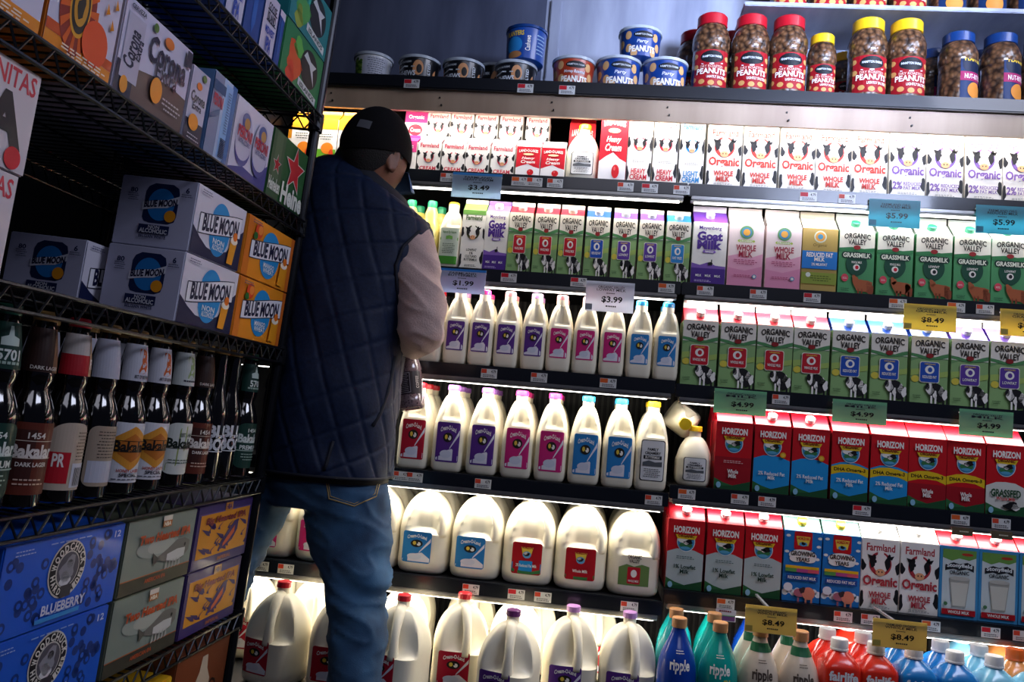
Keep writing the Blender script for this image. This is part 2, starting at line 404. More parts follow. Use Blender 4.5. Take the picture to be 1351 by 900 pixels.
def cowface(D, cx, cy, s, c, inner=WH):
    a = D.W / D.H * s
    D.ell(cx, cy, .62 * s, .62 * a * 1.1, c); D.ell(cx + .03, cy + .03 * a, .43 * s, .50 * a * 1.1, inner)
    D.poly([(cx - .16 * s, cy + .75 * a), (cx + .16 * s, cy + .75 * a), (cx + .2 * s, cy - .3 * a), (cx - .2 * s, cy - .3 * a)], inner)
    D.blob(cx - .42 * s, cy + .12 * a, .16 * s, .42 * a, BK, 3); D.blob(cx + .42 * s, cy + .12 * a, .16 * s, .42 * a, BK, 4)
    D.poly([(cx - .35 * s, cy + .4 * a), (cx - .75 * s, cy + .5 * a), (cx - .62 * s, cy + .25 * a)], BK, False)
    D.poly([(cx + .35 * s, cy + .4 * a), (cx + .75 * s, cy + .5 * a), (cx + .62 * s, cy + .25 * a)], BK)
    D.ell(cx - .27 * s, cy + .12 * a, .05 * s, .09 * a, BK, step=False); D.ell(cx + .27 * s, cy + .12 * a, .05 * s, .09 * a, BK)
    D.ell(cx, cy - .48 * a, .26 * s, .20 * a, '#e8a878'); D.ell(cx - .09 * s, cy - .45 * a, .035 * s, .05 * a, BK, step=False); D.ell(cx + .09 * s, cy - .45 * a, .035 * s, .05 * a, BK)
def sidespots(D, seed=0):
    D.blob(-.93, .62, .16, .07, BK, seed + 1); D.blob(.95, .60, .14, .10, BK, seed + 2); D.blob(-.94, .14, .14, .10, BK, seed + 6); D.blob(.93, .20, .18, .09, BK, seed + 7)
def d_farm_org(c, l1, l2):
    def f(D):
        sidespots(D, 1); D.text('Farmland', 0, .88, .09, 1.5, c, .02)
        cowface(D, 0, .65, .95, c); D.text('Organic', 0, .39, .15, 1.8, c, .035)
        if l1 == '2%': D.text('2%', -.55, .17, .10, .55, c, .03); D.text(l2.split()[0], .28, .20, .045, 1.0, c, .02); D.text('FAT MILK', .28, .135, .045, .95, c, .02)
        else: D.text(l1, 0, .215, .07, 1.15, c, .04); D.text(l2, 0, .125, .07, .8, c, .04)
        D.lines(0, .05, 1.1, 2, '#777777', .008, .018)
    return f
def d_farm_cream(c, l1, l2, pint=False):
    def f(D):
        sidespots(D, 5)
        if pint: D.text('Farmland', 0, .88, .12, 1.6, c, .02); cowface(D, 0, .50, .72, c); D.text(l1, 0, .10, .11, 1.4, c, .03)
        else:
            D.text('Farmland', 0, .90, .07, 1.6, c, .02); cowface(D, 0, .60, .85, c); D.lines(0, .33, 1.1, 2, '#888888', .008, .02)
            D.text(l1, 0, .17, .07, 1.2, c, .03); D.text(l2, 0, .08, .07, 1.4, c, .03)
    return f
def d_redcream(D):
    D.rect(-1, 0, 1, 1, '#d0182a'); D.strip([(-1, 0, .28), (-.5, 0, .36), (0, 0, .42), (.5, 0, .33), (1, 0, .28)], '#e8e6e6')
    D.text('LAND-O-LAKES', 0, .84, .08, 1.6, WH, .03, bend=.03); D.ell(0, .74, .45, .035, '#f6e7b0')
    D.text('Heavy', 0, .60, .09, 1.1, WH, .03, .3); D.text('Cream', 0, .49, .09, 1.2, WH, .03, .3)
    D.ell(.25, .14, .28, .10, '#d01520'); D.ell(.18, .18, .08, .03, '#e85a5a')
def d_ov(c, milk):
    def f(D):
        D.rect(-1, 0, 1, .66, '#8ab072'); D.poly([(-1, .62), (-.5, .68), (0, .64), (.5, .69), (1, .66), (1, .72), (-1, .72)], '#6d9a62')
        D.rect(-1, .68, 1, 1, '#eae4d6'); D.strip([(-1, .70, .745), (-.6, .68, .73), (-.2, .66, .70), (.3, .66, .70), (.7, .68, .74), (1, .7, .76)], '#4f8a55')
        D.strip([(-1, .40, .50), (-.4, .44, .52), (.3, .38, .46), (1, .42, .50)], '#a3bd62'); D.ell(-.75, .36, .22, .05, '#d8c94a')
        D.text('ORGANIC', 0, .885, .08, 1.6, '#2a2420', .03, bend=.02); D.text('VALLEY', 0, .79, .08, 1.1, '#2a2420', .03, bend=-.01)
        D.ell(0, .715, .20, .035, '#8e1f22')
        D.rrect(-.54, .31, .54, .625, '#e9e4d4', .12); D.rrect(-.50, .32, .50, .615, c, .12); D.ell(0, .505, .25, .062, WH); D.ell(.02, .505, .12, .036, c)
        D.text(milk, 0, .395, .036, .76, WH, .02); D.text('ORGANIC', 0, .588, .018, .6, '#e9c94a', .02)
        D.blob(.48, .17, .50, .12, BK, 11); D.blob(.05, .22, .20, .07, WH, 12); D.blob(.66, .19, .15, .06, WH, 13); D.ell(-.10, .25, .12, .05, BK); D.blob(.32, .14, .10, .05, WH, 15)
        for x in (.08, .3, .72, .92): D.rect(x, .0, x + .1, .12, WH if x < .5 else BK, False)
        D.k += 1; D.blob(.85, .14, .14, .07, WH, 14); D.lines(-.68, .11, .45, 3, '#2c4a2c', .008, .018, 4)
    return f
def d_grass(D, l='WHOLE MILK'):
    D.rect(-1, 0, 1, .70, '#4f9a63'); D.rect(-1, .70, 1, 1, '#eae4d6'); D.strip([(-1, .66, .72), (-.3, .68, .74), (.4, .66, .72), (1, .69, .74)], '#2f7a48')
    D.text('ORGANIC', 0, .90, .07, 1.5, '#2a2420', .03, bend=.02); D.text('VALLEY', 0, .82, .07, 1.05, '#2a2420', .03); D.ell(0, .735, .2, .035, '#8e1f22')
    D.ell(0, .48, .60, .19, '#0f4a36'); D.rrect(-.86, .56, .86, .66, '#12352a', .1); D.text('GRASSMILK', 0, .61, .06, 1.55, '#e6ead8', .03)
    D.text(l, 0, .50, .03, .6, WH); D.ell(0, .42, .19, .05, WH); D.ell(.02, .42, .1, .03, RED if 'WH' in l else BK)
    D.ell(-.64, .25, .2, .06, '#d8475a'); D.lines(-.64, .25, .25, 2, WH, .006, .016)
    D.blob(.35, .14, .50, .12, '#a85a34', 21); D.blob(-.08, .24, .16, .06, '#a85a34', 22); D.blob(.8, .1, .25, .1, '#8a4426', 23)
    for x in (.1, .3, .75): D.rect(x, .0, x + .09, .09, '#8a4426', False)
    D.k += 1; D.lines(-.62, .08, .5, 3, '#173f2a', .008, .018, 4)
def d_goat(D):
    D.rect(-1, 0, 1, .30, '#55308e'); D.strip([(-1, .26, .34), (-.5, .24, .31), (0, .24, .36), (.4, .24, .31), (1, .24, .30)], '#7d5ab0'); D.rect(-1, 0, 1, .26, '#4a2a86')
    D.text('Meyenberg', 0, .90, .06, 1.3, '#4a2a86', .02); D.text('Goat', 0, .775, .12, 1.5, '#4a2a86', .05); D.text('Milk', 0, .635, .12, 1.45, '#4a2a86', .05)
    D.rrect(-.38, .50, .38, .55, '#7d5ab0', .2); D.text('WHOLE', 0, .525, .03, .5, WH)
    D.ell(.1, .335, .14, .025, BK); D.rect(.14, .34, .2, .40, BK, False); D.rect(0, .30, .04, .33, BK, False); D.rect(.15, .30, .19, .33, BK)
    for x in (-.55, 0, .55): D.text('MILK', x, .14, .03, .35, WH, step=False)
    D.k += 1; D.lines(-.3, .06, 1, 2, '#c9b8e6', .008, .018)
def d_pinkwhole(D):
    D.strip([(-1, 0, .48), (-.4, 0, .52), (.2, 0, .46), (1, 0, .54)], '#e7a6bf'); D.strip([(-1, 0, .30), (0, 0, .26), (1, 0, .34)], '#dd8fb0')
    D.ell(0, .87, .40, None, '#6aa06a'); D.ell(0, .87, .30, None, '#4f93b8'); D.ell(0, .87, .20, None, '#efb04a'); D.rrect(-.5, .71, .5, .75, '#a8bf4a', .1); D.text('ORGANIC', 0, .73, .025, .8, WH)
    D.text('WHOLE', 0, .62, .08, 1.15, '#a3203f', .03); D.text('MILK', 0, .52, .08, .8, '#a3203f', .03); D.lines(0, .42, 1.4, 3, '#b04a72', .012, .03)
    D.lines(-.1, .18, 1.1, 2, '#b04a72', .01, .025); D.ell(.55, .17, .13, None, '#4f93b8'); D.ell(.55, .17, .08, None, WH)
def d_gold(D):
    D.rect(-1, 0, 1, 1, '#b59a52'); D.ell(0, .87, .36, None, '#d5dcc4'); D.ell(0, .87, .28, None, '#e7a54a'); D.ell(0, .87, .15, None, '#4f93b8'); D.text('Organic', 0, .73, .05, .8, '#4a3a1a', .0, .2)
    D.rect(-1, .36, 1, .64, '#1f78c8'); D.text('REDUCED FAT', 0, .58, .06, 1.5, WH, .03); D.text('MILK', 0, .51, .05, .6, WH, .03); D.text('2% MILKFAT', 0, .43, .035, .9, WH)
    D.rect(-1, .12, 1, .30, '#8a9a3a'); D.lines(.1, .24, 1.2, 3, '#4a5a1a', .012, .035); D.ell(-.62, .26, .14, None, '#dfe6d8')
def d_horizon(kind):
    def f(D):
        D.rect(-1, 0, 1, 1, '#c8141f')
        if kind == 'whole': D.rect(-1, 0, 1, .48, '#a01320')
        if kind in ('two', 'dha2'): D.strip([(-1, 0, .50), (-.5, 0, .55), (0, 0, .56), (.5, 0, .54), (1, 0, .49)], '#1f96d8')
        if kind == 'one': D.strip([(-1, 0, .53), (-.5, 0, .58), (0, 0, .59), (.5, 0, .57), (1, 0, .52)], '#b4c2c2')
        if kind in ('dha2', 'dhaw'): D.strip([(-1, .36, .48), (-.5, .40, .52), (0, .41, .53), (.5, .40, .51), (1, .35, .47)], '#e6c01e'); D.text('DHA Omega-3', 0, .44, .055, 1.7, '#2a2010', .03)
        if kind == 'dhaw': D.rect(-1, 0, 1, .34, '#a01320')
        if kind == 'grass': D.strip([(-1, 0, .40), (-.5, 0, .46), (0, 0, .47), (.5, 0, .46), (1, 0, .40)], '#dcdcd2')
        D.strip([(-1, 0, .16), (-.5, 0, .10), (.2, 0, .05), (1, 0, .07)], '#2f6b3c'); D.strip([(-1, 0, .04), (0, 0, .06), (.5, 0, .10), (1, 0, .14)], '#1f5230')
        D.ell(0, .69, .50, .145, '#dfe9ef'); D.ell(0, .68, .46, .125, '#3f8fc0'); D.ell(0, .64, .36, .045, '#3a7a48'); D.ell(-.14, .71, .30, .04, WH); D.blob(.14, .69, .24, .032, BK, 7); D.blob(.0, .67, .12, .02, WH, 2); D.ell(-.02, .60, .26, .022, '#5aa8cc')
        D.poly([(-.6, .79), (.6, .79), (.48, .73), (-.48, .73)], '#e9c62a'); D.poly([(-.66, .88), (.66, .88), (.56, .79), (-.56, .79)], '#c8141f')
        D.text('HORIZON', 0, .865, .082, 1.42, WH, .045); D.text('ORGANIC', 0, .775, .035, .9, '#7a2a10', .04)
        if kind == 'one': D.lines(0, .47, 1.0, 2, '#3a5050', .01, .025); D.text('1% Lowfat', 0, .33, .05, 1.2, '#1f3a30', .03); D.text('Milk', 0, .26, .05, .5, '#1f3a30', .03)
        elif kind == 'grass': D.text('GRASSFED', 0, .31, .09, 1.55, '#1f4a2a', .03); D.text('Whole Milk', 0, .23, .04, 1.0, '#c8141f', .02); D.blob(.3, .14, .4, .05, BK, 9); D.blob(.5, .12, .2, .04, WH, 8)
        elif kind == 'whole': D.lines(0, .42, 1.1, 2, '#e2b8b8', .01, .025); D.text('Whole', 0, .27, .05, .6, WH, .03); D.text('Milk', 0, .205, .05, .45, WH, .03)
        elif kind == 'dhaw': D.text('Whole', 0, .24, .05, .6, WH, .03); D.text('Milk', 0, .18, .05, .45, WH, .03)
        else: D.text('2% Reduced Fat', 0, .29, .045, 1.45, WH, .02); D.text('Milk', 0, .23, .045, .4, WH, .02)
        if kind == 'two': D.ell(.58, .575, .16, None, '#e6a81e'); D.ell(.58, .575, .1, None, '#f0c84a')
        D.ell(-.75, .06, .13, .045, '#8fc4dc')
    return f
def d_growing(D):
    D.rect(-1, 0, 1, 1, '#2279c6'); 
    for i in range(9): D.ell(-.85 + .22 * i, .12 + .03 * (i % 2), .17, .045, '#e9f1f6', step=False)
    D.k += 1
    for i, (x, y) in enumerate(((-.8, .93), (.85, .80), (-.85, .70), (.9, .92), (.8, .62))): D.ell(x, y, .12, .02, WH, step=False)
    D.k += 1; D.rrect(-.48, .74, .48, 1.0, '#c8141f', .1); D.poly([(-.38, .93), (.38, .93), (.28, .80), (-.28, .80)], '#f0d24a'); D.text('HORIZON', 0, .90, .035, .62, '#c8141f', .04); D.ell(0, .82, .22, .03, '#5aa4d0'); D.blob(0, .83, .12, .02, BK, 5)
    D.ell(0, .66, .74, .085, WH); D.ell(-.35, .61, .35, .05, WH); D.ell(.35, .61, .35, .05, WH); D.text('GROWING', 0, .685, .058, 1.3, '#3a2a20', .03); D.text('YEARS', 0, .605, .045, .75, '#3a2a20', .03)
    D.rect(-.9, .47, .9, .51, '#e6b81e'); D.rect(-.9, .42, -.3, .47, '#5a9a4a', False); D.rect(-.3, .42, .3, .47, '#b84a8a', False); D.rect(.3, .42, .9, .47, '#d8586a')
    D.rect(-.85, .30, .85, .38, '#1a4a9a'); D.text('REDUCED FAT MILK', 0, .34, .035, 1.5, WH, .02)
    D.ell(-.72, .20, .24, .06, '#dfe6ee'); D.ell(-.1, .13, .30, .06, '#b0687a'); D.ell(.38, .13, .34, .09, '#e08a70'); D.blob(.05, .17, .15, .05, '#3a2a30', 3); D.rect(.2, 0, .3, .06, '#e08a70', False); D.rect(.5, 0, .6, .06, '#e08a70', False); D.rect(-.2, 0, -.1, .06, '#b0687a')
def d_stony(D):
    D.rect(-1, 0, 1, 1, '#3f8ec0'); D.rect(-.86, .06, .86, .96, '#cfd8d6'); D.strip([(-.86, .84, .96), (-.4, .80, .96), (0, .84, .96), (.5, .82, .96), (.86, .86, .96)], '#6d9a4a'); D.ell(.4, .9, .3, .02, '#b83a2a')
    D.strip([(-.72, .66, .74), (-.3, .69, .78), (0, .67, .76), (.4, .70, .79), (.74, .66, .75)], '#23252a'); D.text('Stonyfield', 0, .725, .06, 1.3, '#e8ecea', .03, bend=.01); D.text('ORGANIC', 0, .64, .045, 1.0, '#23252a', .02)
    D.poly([(-.50, .56), (.54, .56), (.36, .16), (-.34, .16)], '#aaa79c'); D.poly([(-.44, .50), (.47, .50), (.32, .18), (-.30, .18)], '#d4cfc0'); D.ell(.02, .56, .52, .03, '#c2beb2')
    D.rect(-.86, .05, .86, .13, '#b0121f'); D.text('WHOLE MILK', 0, .09, .035, 1.1, WH, .02); D.ell(-.68, .2, .1, None, '#4a7a50')
def d_butter(D):
    sidespots(D, 8); D.rect(-1, .92, 1, 1, '#6a9a4a'); D.text('Farmland', 0, .87, .07, 1.4, '#3f5a2a', .03); cowface(D, 0, .62, .92, '#4a4a22')
    for i, t in enumerate(('LOWFAT', '1%', 'CULTURED', 'BUTTERMILK')): D.text(t, 0, .32 - i * .055, .035, (.9, .3, 1.0, 1.15)[i], BK, .03)
    D.lines(0, .06, 1.0, 2, '#333333', .01, .02)
def d_tropic(D):
    D.rect(-1, .78, 1, 1, '#f0a01e'); D.rect(-1, 0, 1, .36, '#6ab02a'); D.ell(.2, .38, .55, .12, '#f58a1e'); D.ell(.6, .28, .2, .08, '#e0401a'); D.lines(0, .66, 1.3, 3, '#2a3a2a', .02, .05)
HG = (.0975, .184, .097, .040)
def half(gcol, deco, **k): return carton_parts(*HG, gcol, deco, **k)
def quart(gcol, deco, **k): return carton_parts(.0700, .180, .069, .026, gcol, deco, hf=.012, **k)
def pint(gcol, deco, **k): return carton_parts(.0715, .092, .070, .020, gcol, deco, hf=.009, **k)
KIND = {}
def K(name, fn):
    def g():
        if name not in KIND: KIND[name] = fn()
        return KIND[name]
    return g
C_FO_R = K('fo_r', lambda: half('#f4f0e8', d_farm_org('#c8372e', 'WHOLE', 'MILK')))
C_FO_P = K('fo_p', lambda: half('#f4f0e8', d_farm_org('#7a5aa8', '2%', 'REDUCED FAT MILK')))
C_FC_R = K('fc_r', lambda: carton_parts(.0710, .196, .072, .026, '#f4f0e8', d_farm_cream('#c8203a', 'HEAVY', 'CREAM'), hf=.012))
C_FC_B = K('fc_b', lambda: carton_parts(.0710, .196, .072, .026, '#f4f0e8', d_farm_cream('#1f86c4', 'LIGHT', 'CREAM'), hf=.012))
C_PT = K('pt', lambda: pint('#f0c8cc', d_farm_cream('#d0304a', 'CREAM', '', True), fincol='#f4eeee'))
C_PTM = K('ptm', lambda: pint('#d83a86', lambda D: (D.rect(-1, .62, 1, 1, '#d83a86'), D.text('Organic', 0, .8, .15, 1.4, WH, .03), D.ell(0, .36, .62, .2, '#c8203a'), D.text('Cream', 0, .36, .13, .9, WH, .03))))
C_PR = K('pr', lambda: pint('#e8e0e0', d_redcream, fincol='#f4f0ee'))
C_HR = K('hr', lambda: carton_parts(.080, .207, .078, .026, '#c81828', d_redcream, body='#c81828', hf=.012))
OVC = {'red': ('#c0172a', 'WHOLE MILK', '#d0283a'), 'blue': ('#1f4fb0', 'REDUCED FAT', '#2a56b8'), 'purple': ('#5a3a98', 'LOWFAT', '#6a4ab0'), 'sky': ('#2a86c8', 'FAT FREE', '#3a92d0')}
C_OVQ = {c: K('ovq' + c, lambda c=c: quart(OVC[c][2], d_ov(OVC[c][0], OVC[c][1]), body='#8fae7c', cap='#f2f0ea', fincol='#f0ece4')) for c in OVC}
C_OVH = {c: K('ovh' + c, lambda c=c: half(OVC[c][2], d_ov(OVC[c][0], OVC[c][1]), body='#8fae7c', cap='#f2f0ea', fincol='#f0ece4')) for c in OVC}
C_GR = K('gr', lambda: half('#dfe9df', d_grass, body='#4f9a63', cap='#2f8a6a', fincol='#f0f0ea'))
C_GR2 = K('gr2', lambda: half('#dfe9df', lambda D: d_grass(D, 'LOWFAT'), body='#4f9a63', cap='#2f8a6a', fincol='#f0f0ea'))
C_GOATQ = K('goatq', lambda: quart('#8a6ab8', d_goat, fincol='#6a3aa8', cap='#f2f0ea'))
C_GOATH = K('goath', lambda: half('#6a3aa8', d_goat, cap='#f2f0ea', fincol='#eee8f0'))
C_PINK = K('pink', lambda: half('#f4ece8', d_pinkwhole, cap='#f2f0ea', body='#ecd9d6'))
C_GOLD = K('gold', lambda: half('#ddd6c0', d_gold, cap='#f2f0ea', body='#b59a52'))
C_BUT = K('but', lambda: quart('#7aa84e', d_butter, fincol='#f0f0e6'))
C_TRO = K('tro', lambda: carton_parts(.0700, .150, .069, .024, '#f0a01e', d_tropic, hf=.011))
HC = {'whole': '#c8172a', 'two': '#c8172a', 'dha2': '#d01828', 'dhaw': '#d01828', 'grass': '#c8172a', 'one': '#c8172a'}
C_HZ = {k: K('hz' + k, lambda k=k: half(HC[k], d_horizon(k), body='#9c1420', cap='#f2f0ea' if k in ('one', 'two') else None, fincol='#f0e2de' if k in ('whole', 'two', 'one', 'grass') else '#f0c84a')) for k in HC}
C_GY = K('gy', lambda: half('#8ab8a8', d_growing, body='#2279c6', cap='#f0c01e', fincol='#f2ecc8'))
C_ST = K('st', lambda: half('#c8202c', d_stony, body='#3f8ec0', cap='#f2f0ea', fincol='#eee6e2'))
C_FO_R2 = K('fo_r2', lambda: half('#f4f0e8', d_farm_org('#b0303a', 'WHOLE', 'MILK'), cap='#f2f0ea'))

# ---------------------------------------------------------------- milk jugs
def jug_parts(w, h, shoulder, label=None, capc='#d02030', handle=True, hang=14, lx=0.0, lz=(.03, .115), lw=.082, hand_r=.0115, rec=.42, rhang=None, depth=None, p=3.6, body=M_MILK, rec_z=None, cap_r=.0185):
    dd = depth or w
    N = 96; rings = []; neck = h - .030; H0 = math.radians(-90 + hang); RH = math.radians(-90 + (hang if rhang is None else rhang))
    prof = [(0, .80), (.004, .90), (.012, .965), (.03, 1.0)]
    nb = 20
    for i in range(1, nb + 1): prof.append((.03 + (shoulder - .03) * i / nb, 1.0 - .012 * math.sin(PI * i / nb) * 1))
    nr = (.017) / (w / 2); ns = 28
    for i in range(1, ns + 1):
        t = i / ns; z = shoulder + (neck - shoulder) * t
        k = nr + (1 - nr) * ((1 - t ** 2.2) ** .66 if handle else (1 - t ** 1.6) ** .7)
        prof.append((z, k))
    rz0, rz1 = rec_z or (h * .44, h * .86)
    for z, k in prof:
        t = max(0, min(1, (z - shoulder) / (neck - shoulder))); pe = p + (2 - p) * t; ring = []
        for j in range(N):
            a = 2 * PI * j / N; c, s_ = math.cos(a), math.sin(a)
            r = (abs(c) ** pe + abs(s_) ** pe) ** (-1 / pe)
            if rz0 < z < rz1:
                da = (a - RH + PI) % (2 * PI) - PI; u = (z - rz0) / (rz1 - rz0)
                f = max(0, 1 - (abs(da) / math.radians(52 if handle and rhang is None else (38 if handle else 34) * (1 - .42 * u))) ** (4 if handle and rhang is None else 8)) * (math.sin(PI * u) ** .45 if handle and rhang is None else min(1, u / .12) * (1 - u) ** .25)
                if f > 0: r *= 1 - rec * f * (1 - .35 * u)
            ring.append(Vector((c * r * k * w / 2, s_ * r * k * dd / 2, z)))
        rings.append(ring)
    mb = MB(); mb.loft(rings, body); mb.lathe([(.0165, neck - .004), (.0165, h - .008), (.0165, h - .007)], body, 20)
    bodm = autosmooth(mb.mesh('jug_body'), 50); parts = [('jug_body', bodm, [])]
    subs = parts[0][2]
    if handle:
        d = Vector((math.cos(H0), math.sin(H0), 0)); pts = []; rads = []
        kk = (abs(math.cos(H0)) ** p + abs(math.sin(H0)) ** p) ** (-1 / p)
        def rr(z):
            for (z0, k0), (z1, k1) in zip(prof, prof[1:]):
                if z0 <= z <= z1: return (k0 + (k1 - k0) * (z - z0) / (z1 - z0)) * kk * w / 2
            return .017
        for i in range(13):
            u = i / 12; z = rz0 - .006 + (rz1 - rz0 + .010) * u
            pts.append(d * (rr(z) - .010 + .002 * math.sin(PI * u)) + Vector((0, 0, z)))
            rads.append((hand_r * (1.35 - .35 * math.sin(PI * u)), hand_r * (1.1 - .1 * math.sin(PI * u))))
        mb = MB(); mb.tube(pts, rads, body, 12); subs.append(('handle', mb.mesh('handle', True)))
    mb = MB(); n = 24
    mb.loft([[Vector((cr * (1 + (.03 if k % 2 and z < h - .002 else 0)) * math.cos(2 * PI * k / n), cr * (1 + (.03 if k % 2 and z < h - .002 else 0)) * math.sin(2 * PI * k / n), z)) for k in range(n)] for cr, z in ((cap_r, h - .015), (cap_r, h - .002), (cap_r - .002, h))], mat(capc, .35, coat=.2))
    parts.append(('screw_cap', mb.mesh('screw_cap'), []))
    if label:
        def fn(x, y, k):
            X = x + lx; v = max(0.0, 1 - (abs(X) / (w / 2)) ** p)
            return Vector((X, -(dd / 2) * v ** (1 / p) - .0006 - k * .0003, y))
        D = Deco(lw, lz[1] - lz[0], fn, lz[0], True); label(D); parts.append(('label', D.mesh('label'), []))
    return parts
def l_col(c, c2='#e8e6ee'):
    def f(D):
        D.rrect(-1, 0, 1, 1, c, .08); D.strip([(-.95, .04, .10), (-.5, .04, .16), (0, .04, .30), (.4, .04, .34), (.95, .04, .16)], c2); D.ell(-.1, .20, .5, .10, '#d8dbe8')
        D.strip([(.2, .32, .36), (.9, .66, .78), (.96, .70, .82)], c2)
        D.ell(0, .62, .42, .12, '#2a2620'); D.ell(-.15, .63, .12, .06, '#e8c84a'); D.ell(.15, .61, .14, .06, WH); D.ell(.05, .64, .05, .03, BK)
        D.text('Cream-O-Land', 0, .80, .10, 1.35, WH, .03, bend=.07)
    return f
def l_hz(kind):
    def f(D):
        D.rrect(-1, 0, 1, 1, '#b0101e', .08)
        if kind == 'two': D.strip([(-.98, .08, .36), (-.4, .04, .42), (.3, .04, .43), (.98, .08, .36)], '#1f96d8')
        D.strip([(-.96, .06, .16), (-.3, .01, .1), (.4, .01, .1), (.96, .06, .18)], '#3a7a40')
        D.poly([(-.4, .86), (.4, .86), (.26, .56), (-.26, .56)], '#f0d24a'); D.text('HORIZON', 0, .85, .07, .72, '#b0101e', .04); D.ell(0, .62, .28, .11, '#6ab0d8'); D.blob(0, .63, .2, .06, BK, 3); D.blob(-.08, .66, .12, .04, WH, 4)
        D.text('2% Reduced Fat Milk' if kind == 'two' else 'Whole Milk', 0, .28, .08, 1.4 if kind == 'two' else 1.0, WH, .02)
    return f
def l_ov(D):
    D.strip([(-1, .0, .55), (-.5, .0, .66), (0, 0, .60), (.5, 0, .68), (1, 0, .62)], '#6a8a4a'); D.rrect(-.42, .06, .42, .58, '#c0172a', .1); D.ell(0, .38, .2, .12, WH); D.text('WHOLE MILK', 0, .15, .06, .7, WH)
    D.text('ORGANIC', 0, .90, .10, .9, '#2a2420', .03); D.text('VALLEY', 0, .77, .09, .7, '#2a2420', .03)
def l_bw(D):
    D.rrect(-1, 0, 1, 1, '#2a2c30', .1); D.rrect(-.93, .02, .93, .98, '#e4e4e2', .1)
    D.text('FAMILY', 0, .77, .06, .9, BK, .03); D.text('CREAMERY', 0, .68, .06, 1.3, BK, .03)
    D.rect(-.75, .53, .75, .62, '#2a2c30'); D.text('BUTTERMILK', 0, .575, .05, 1.2, WH, .02); D.strip([(-.8, .36, .45), (-.3, .36, .50), (.2, .36, .46), (.8, .36, .48)], '#5a5e62')
    D.lines(0, .28, 1.4, 5, '#3a3c40', .015, .045)
LC = {'pink': ('#d02878', '#e85aa0'), 'blue': ('#2a82c4', '#4fa8dc'), 'red': ('#b81830', '#d8202e'), 'purple': ('#5a2f88', '#8a5ab8')}
PL = {'magenta': '#e83a9a', 'purple': '#9a5ac0', 'rose': '#e89aa0', 'blue': '#2a9ad8', 'red': '#d8202e', 'white': '#f2f0ea', 'yellow': '#f0c81e', 'plum': '#7a3a78', 'lilac': '#c890d0'}
def J_gal(lc, cap, side=False): return K('gal%s%s%s' % (lc, cap, side), lambda: jug_parts(.1445, .252, .118, l_col(LC[lc][0]) if lc in LC else {'hz2': l_hz('two'), 'hzw': l_hz('whole'), 'ov': l_ov}[lc], PL[cap], hang=44 if side else 16, rhang=2 if side else None, rec=.40 if side else .42, lx=-.012 if lc in LC else .0))
def J_half(lc, cap): return K('half%s%s' % (lc, cap), lambda: jug_parts(.0900, .248, .112, l_col(LC[lc][0]) if lc in LC else l_bw, PL[cap], handle=False, hang=8, lx=0.002, lz=(.028, .140), lw=.066, rec=.68, p=5, rec_z=(.146, .226)))
def J_qt(lc, cap): return K('qt%s%s' % (lc, cap), lambda: jug_parts(.0715, .225, .118, l_col(LC[lc][0]), PL[cap], handle=False, hang=6, lz=(.040, .125), lw=.050, rec=.68, p=5, rec_z=(.134, .206), cap_r=.0165))

# ---------------------------------------------------------------- round bottles, jars, tubs
def lathe_parts(prof, body, capprof, capmat, deco=None, rf=None, dw=.06, dz=(.03, .1), n=28, squash=1.0, bodyname='bottle_body', capname='screw_cap', lname='label', smooth=40, a0=0.0):
    mb = MB(); mb.lathe(prof, body, n, squash=squash); parts = [(bodyname, autosmooth(mb.mesh(bodyname), smooth), [])]
    if capprof: mb = MB(); mb.lathe(capprof, capmat, n); parts.append((capname, autosmooth(mb.mesh(capname), 30), []))
    if deco:
        D = Deco(dw, dz[1] - dz[0], cyl(rf, a0=a0), dz[0], True, 6 if callable(rf) else 1); deco(D); parts.append((lname, D.mesh(lname), []))
    return parts
def ripple(c, capc, txt, neck=None, tcol=WH, extra=None):
    m = mat(c, .22, coat=.5, noise_amt=.02)
    prof = [(.036, 0), (.044, .004), (.0485, .02), (.049, .08), (.0488, .135), (.0465, .160), (.041, .183), (.031, .206), (.022, .225), (.0165, .240), (.0155, .25), (.0155, .252)]
    def rf(z):
        for (r0, z0), (r1, z1) in zip(prof, prof[1:]):
            if z0 <= z <= z1: return r0 + (r1 - r0) * (z - z0) / (z1 - z0)
        return .0155
    def deco(D):
        if neck: D.strip([(-2 + 4 * i / 16, .90, .995) for i in range(17)], neck)
        D.text('ripple', 0, .66, .13, 1.5, tcol, .03); D.lines(0, .82, .6, 2, tcol, .008, .025); 
        if extra: D.text(extra, .6, .54, .06, .6, '#e8d23a', .03)
        D.lines(0, .34, 1.1, 2, tcol, .008, .03); D.ell(.1, .12, .9, .12, '#e8e8e4')
    parts = lathe_parts(prof, m, [(.0185, .247), (.0185, .268), (.017, .270)], mat(capc, .45), deco, rf, .066, (.02, .235))
    return parts
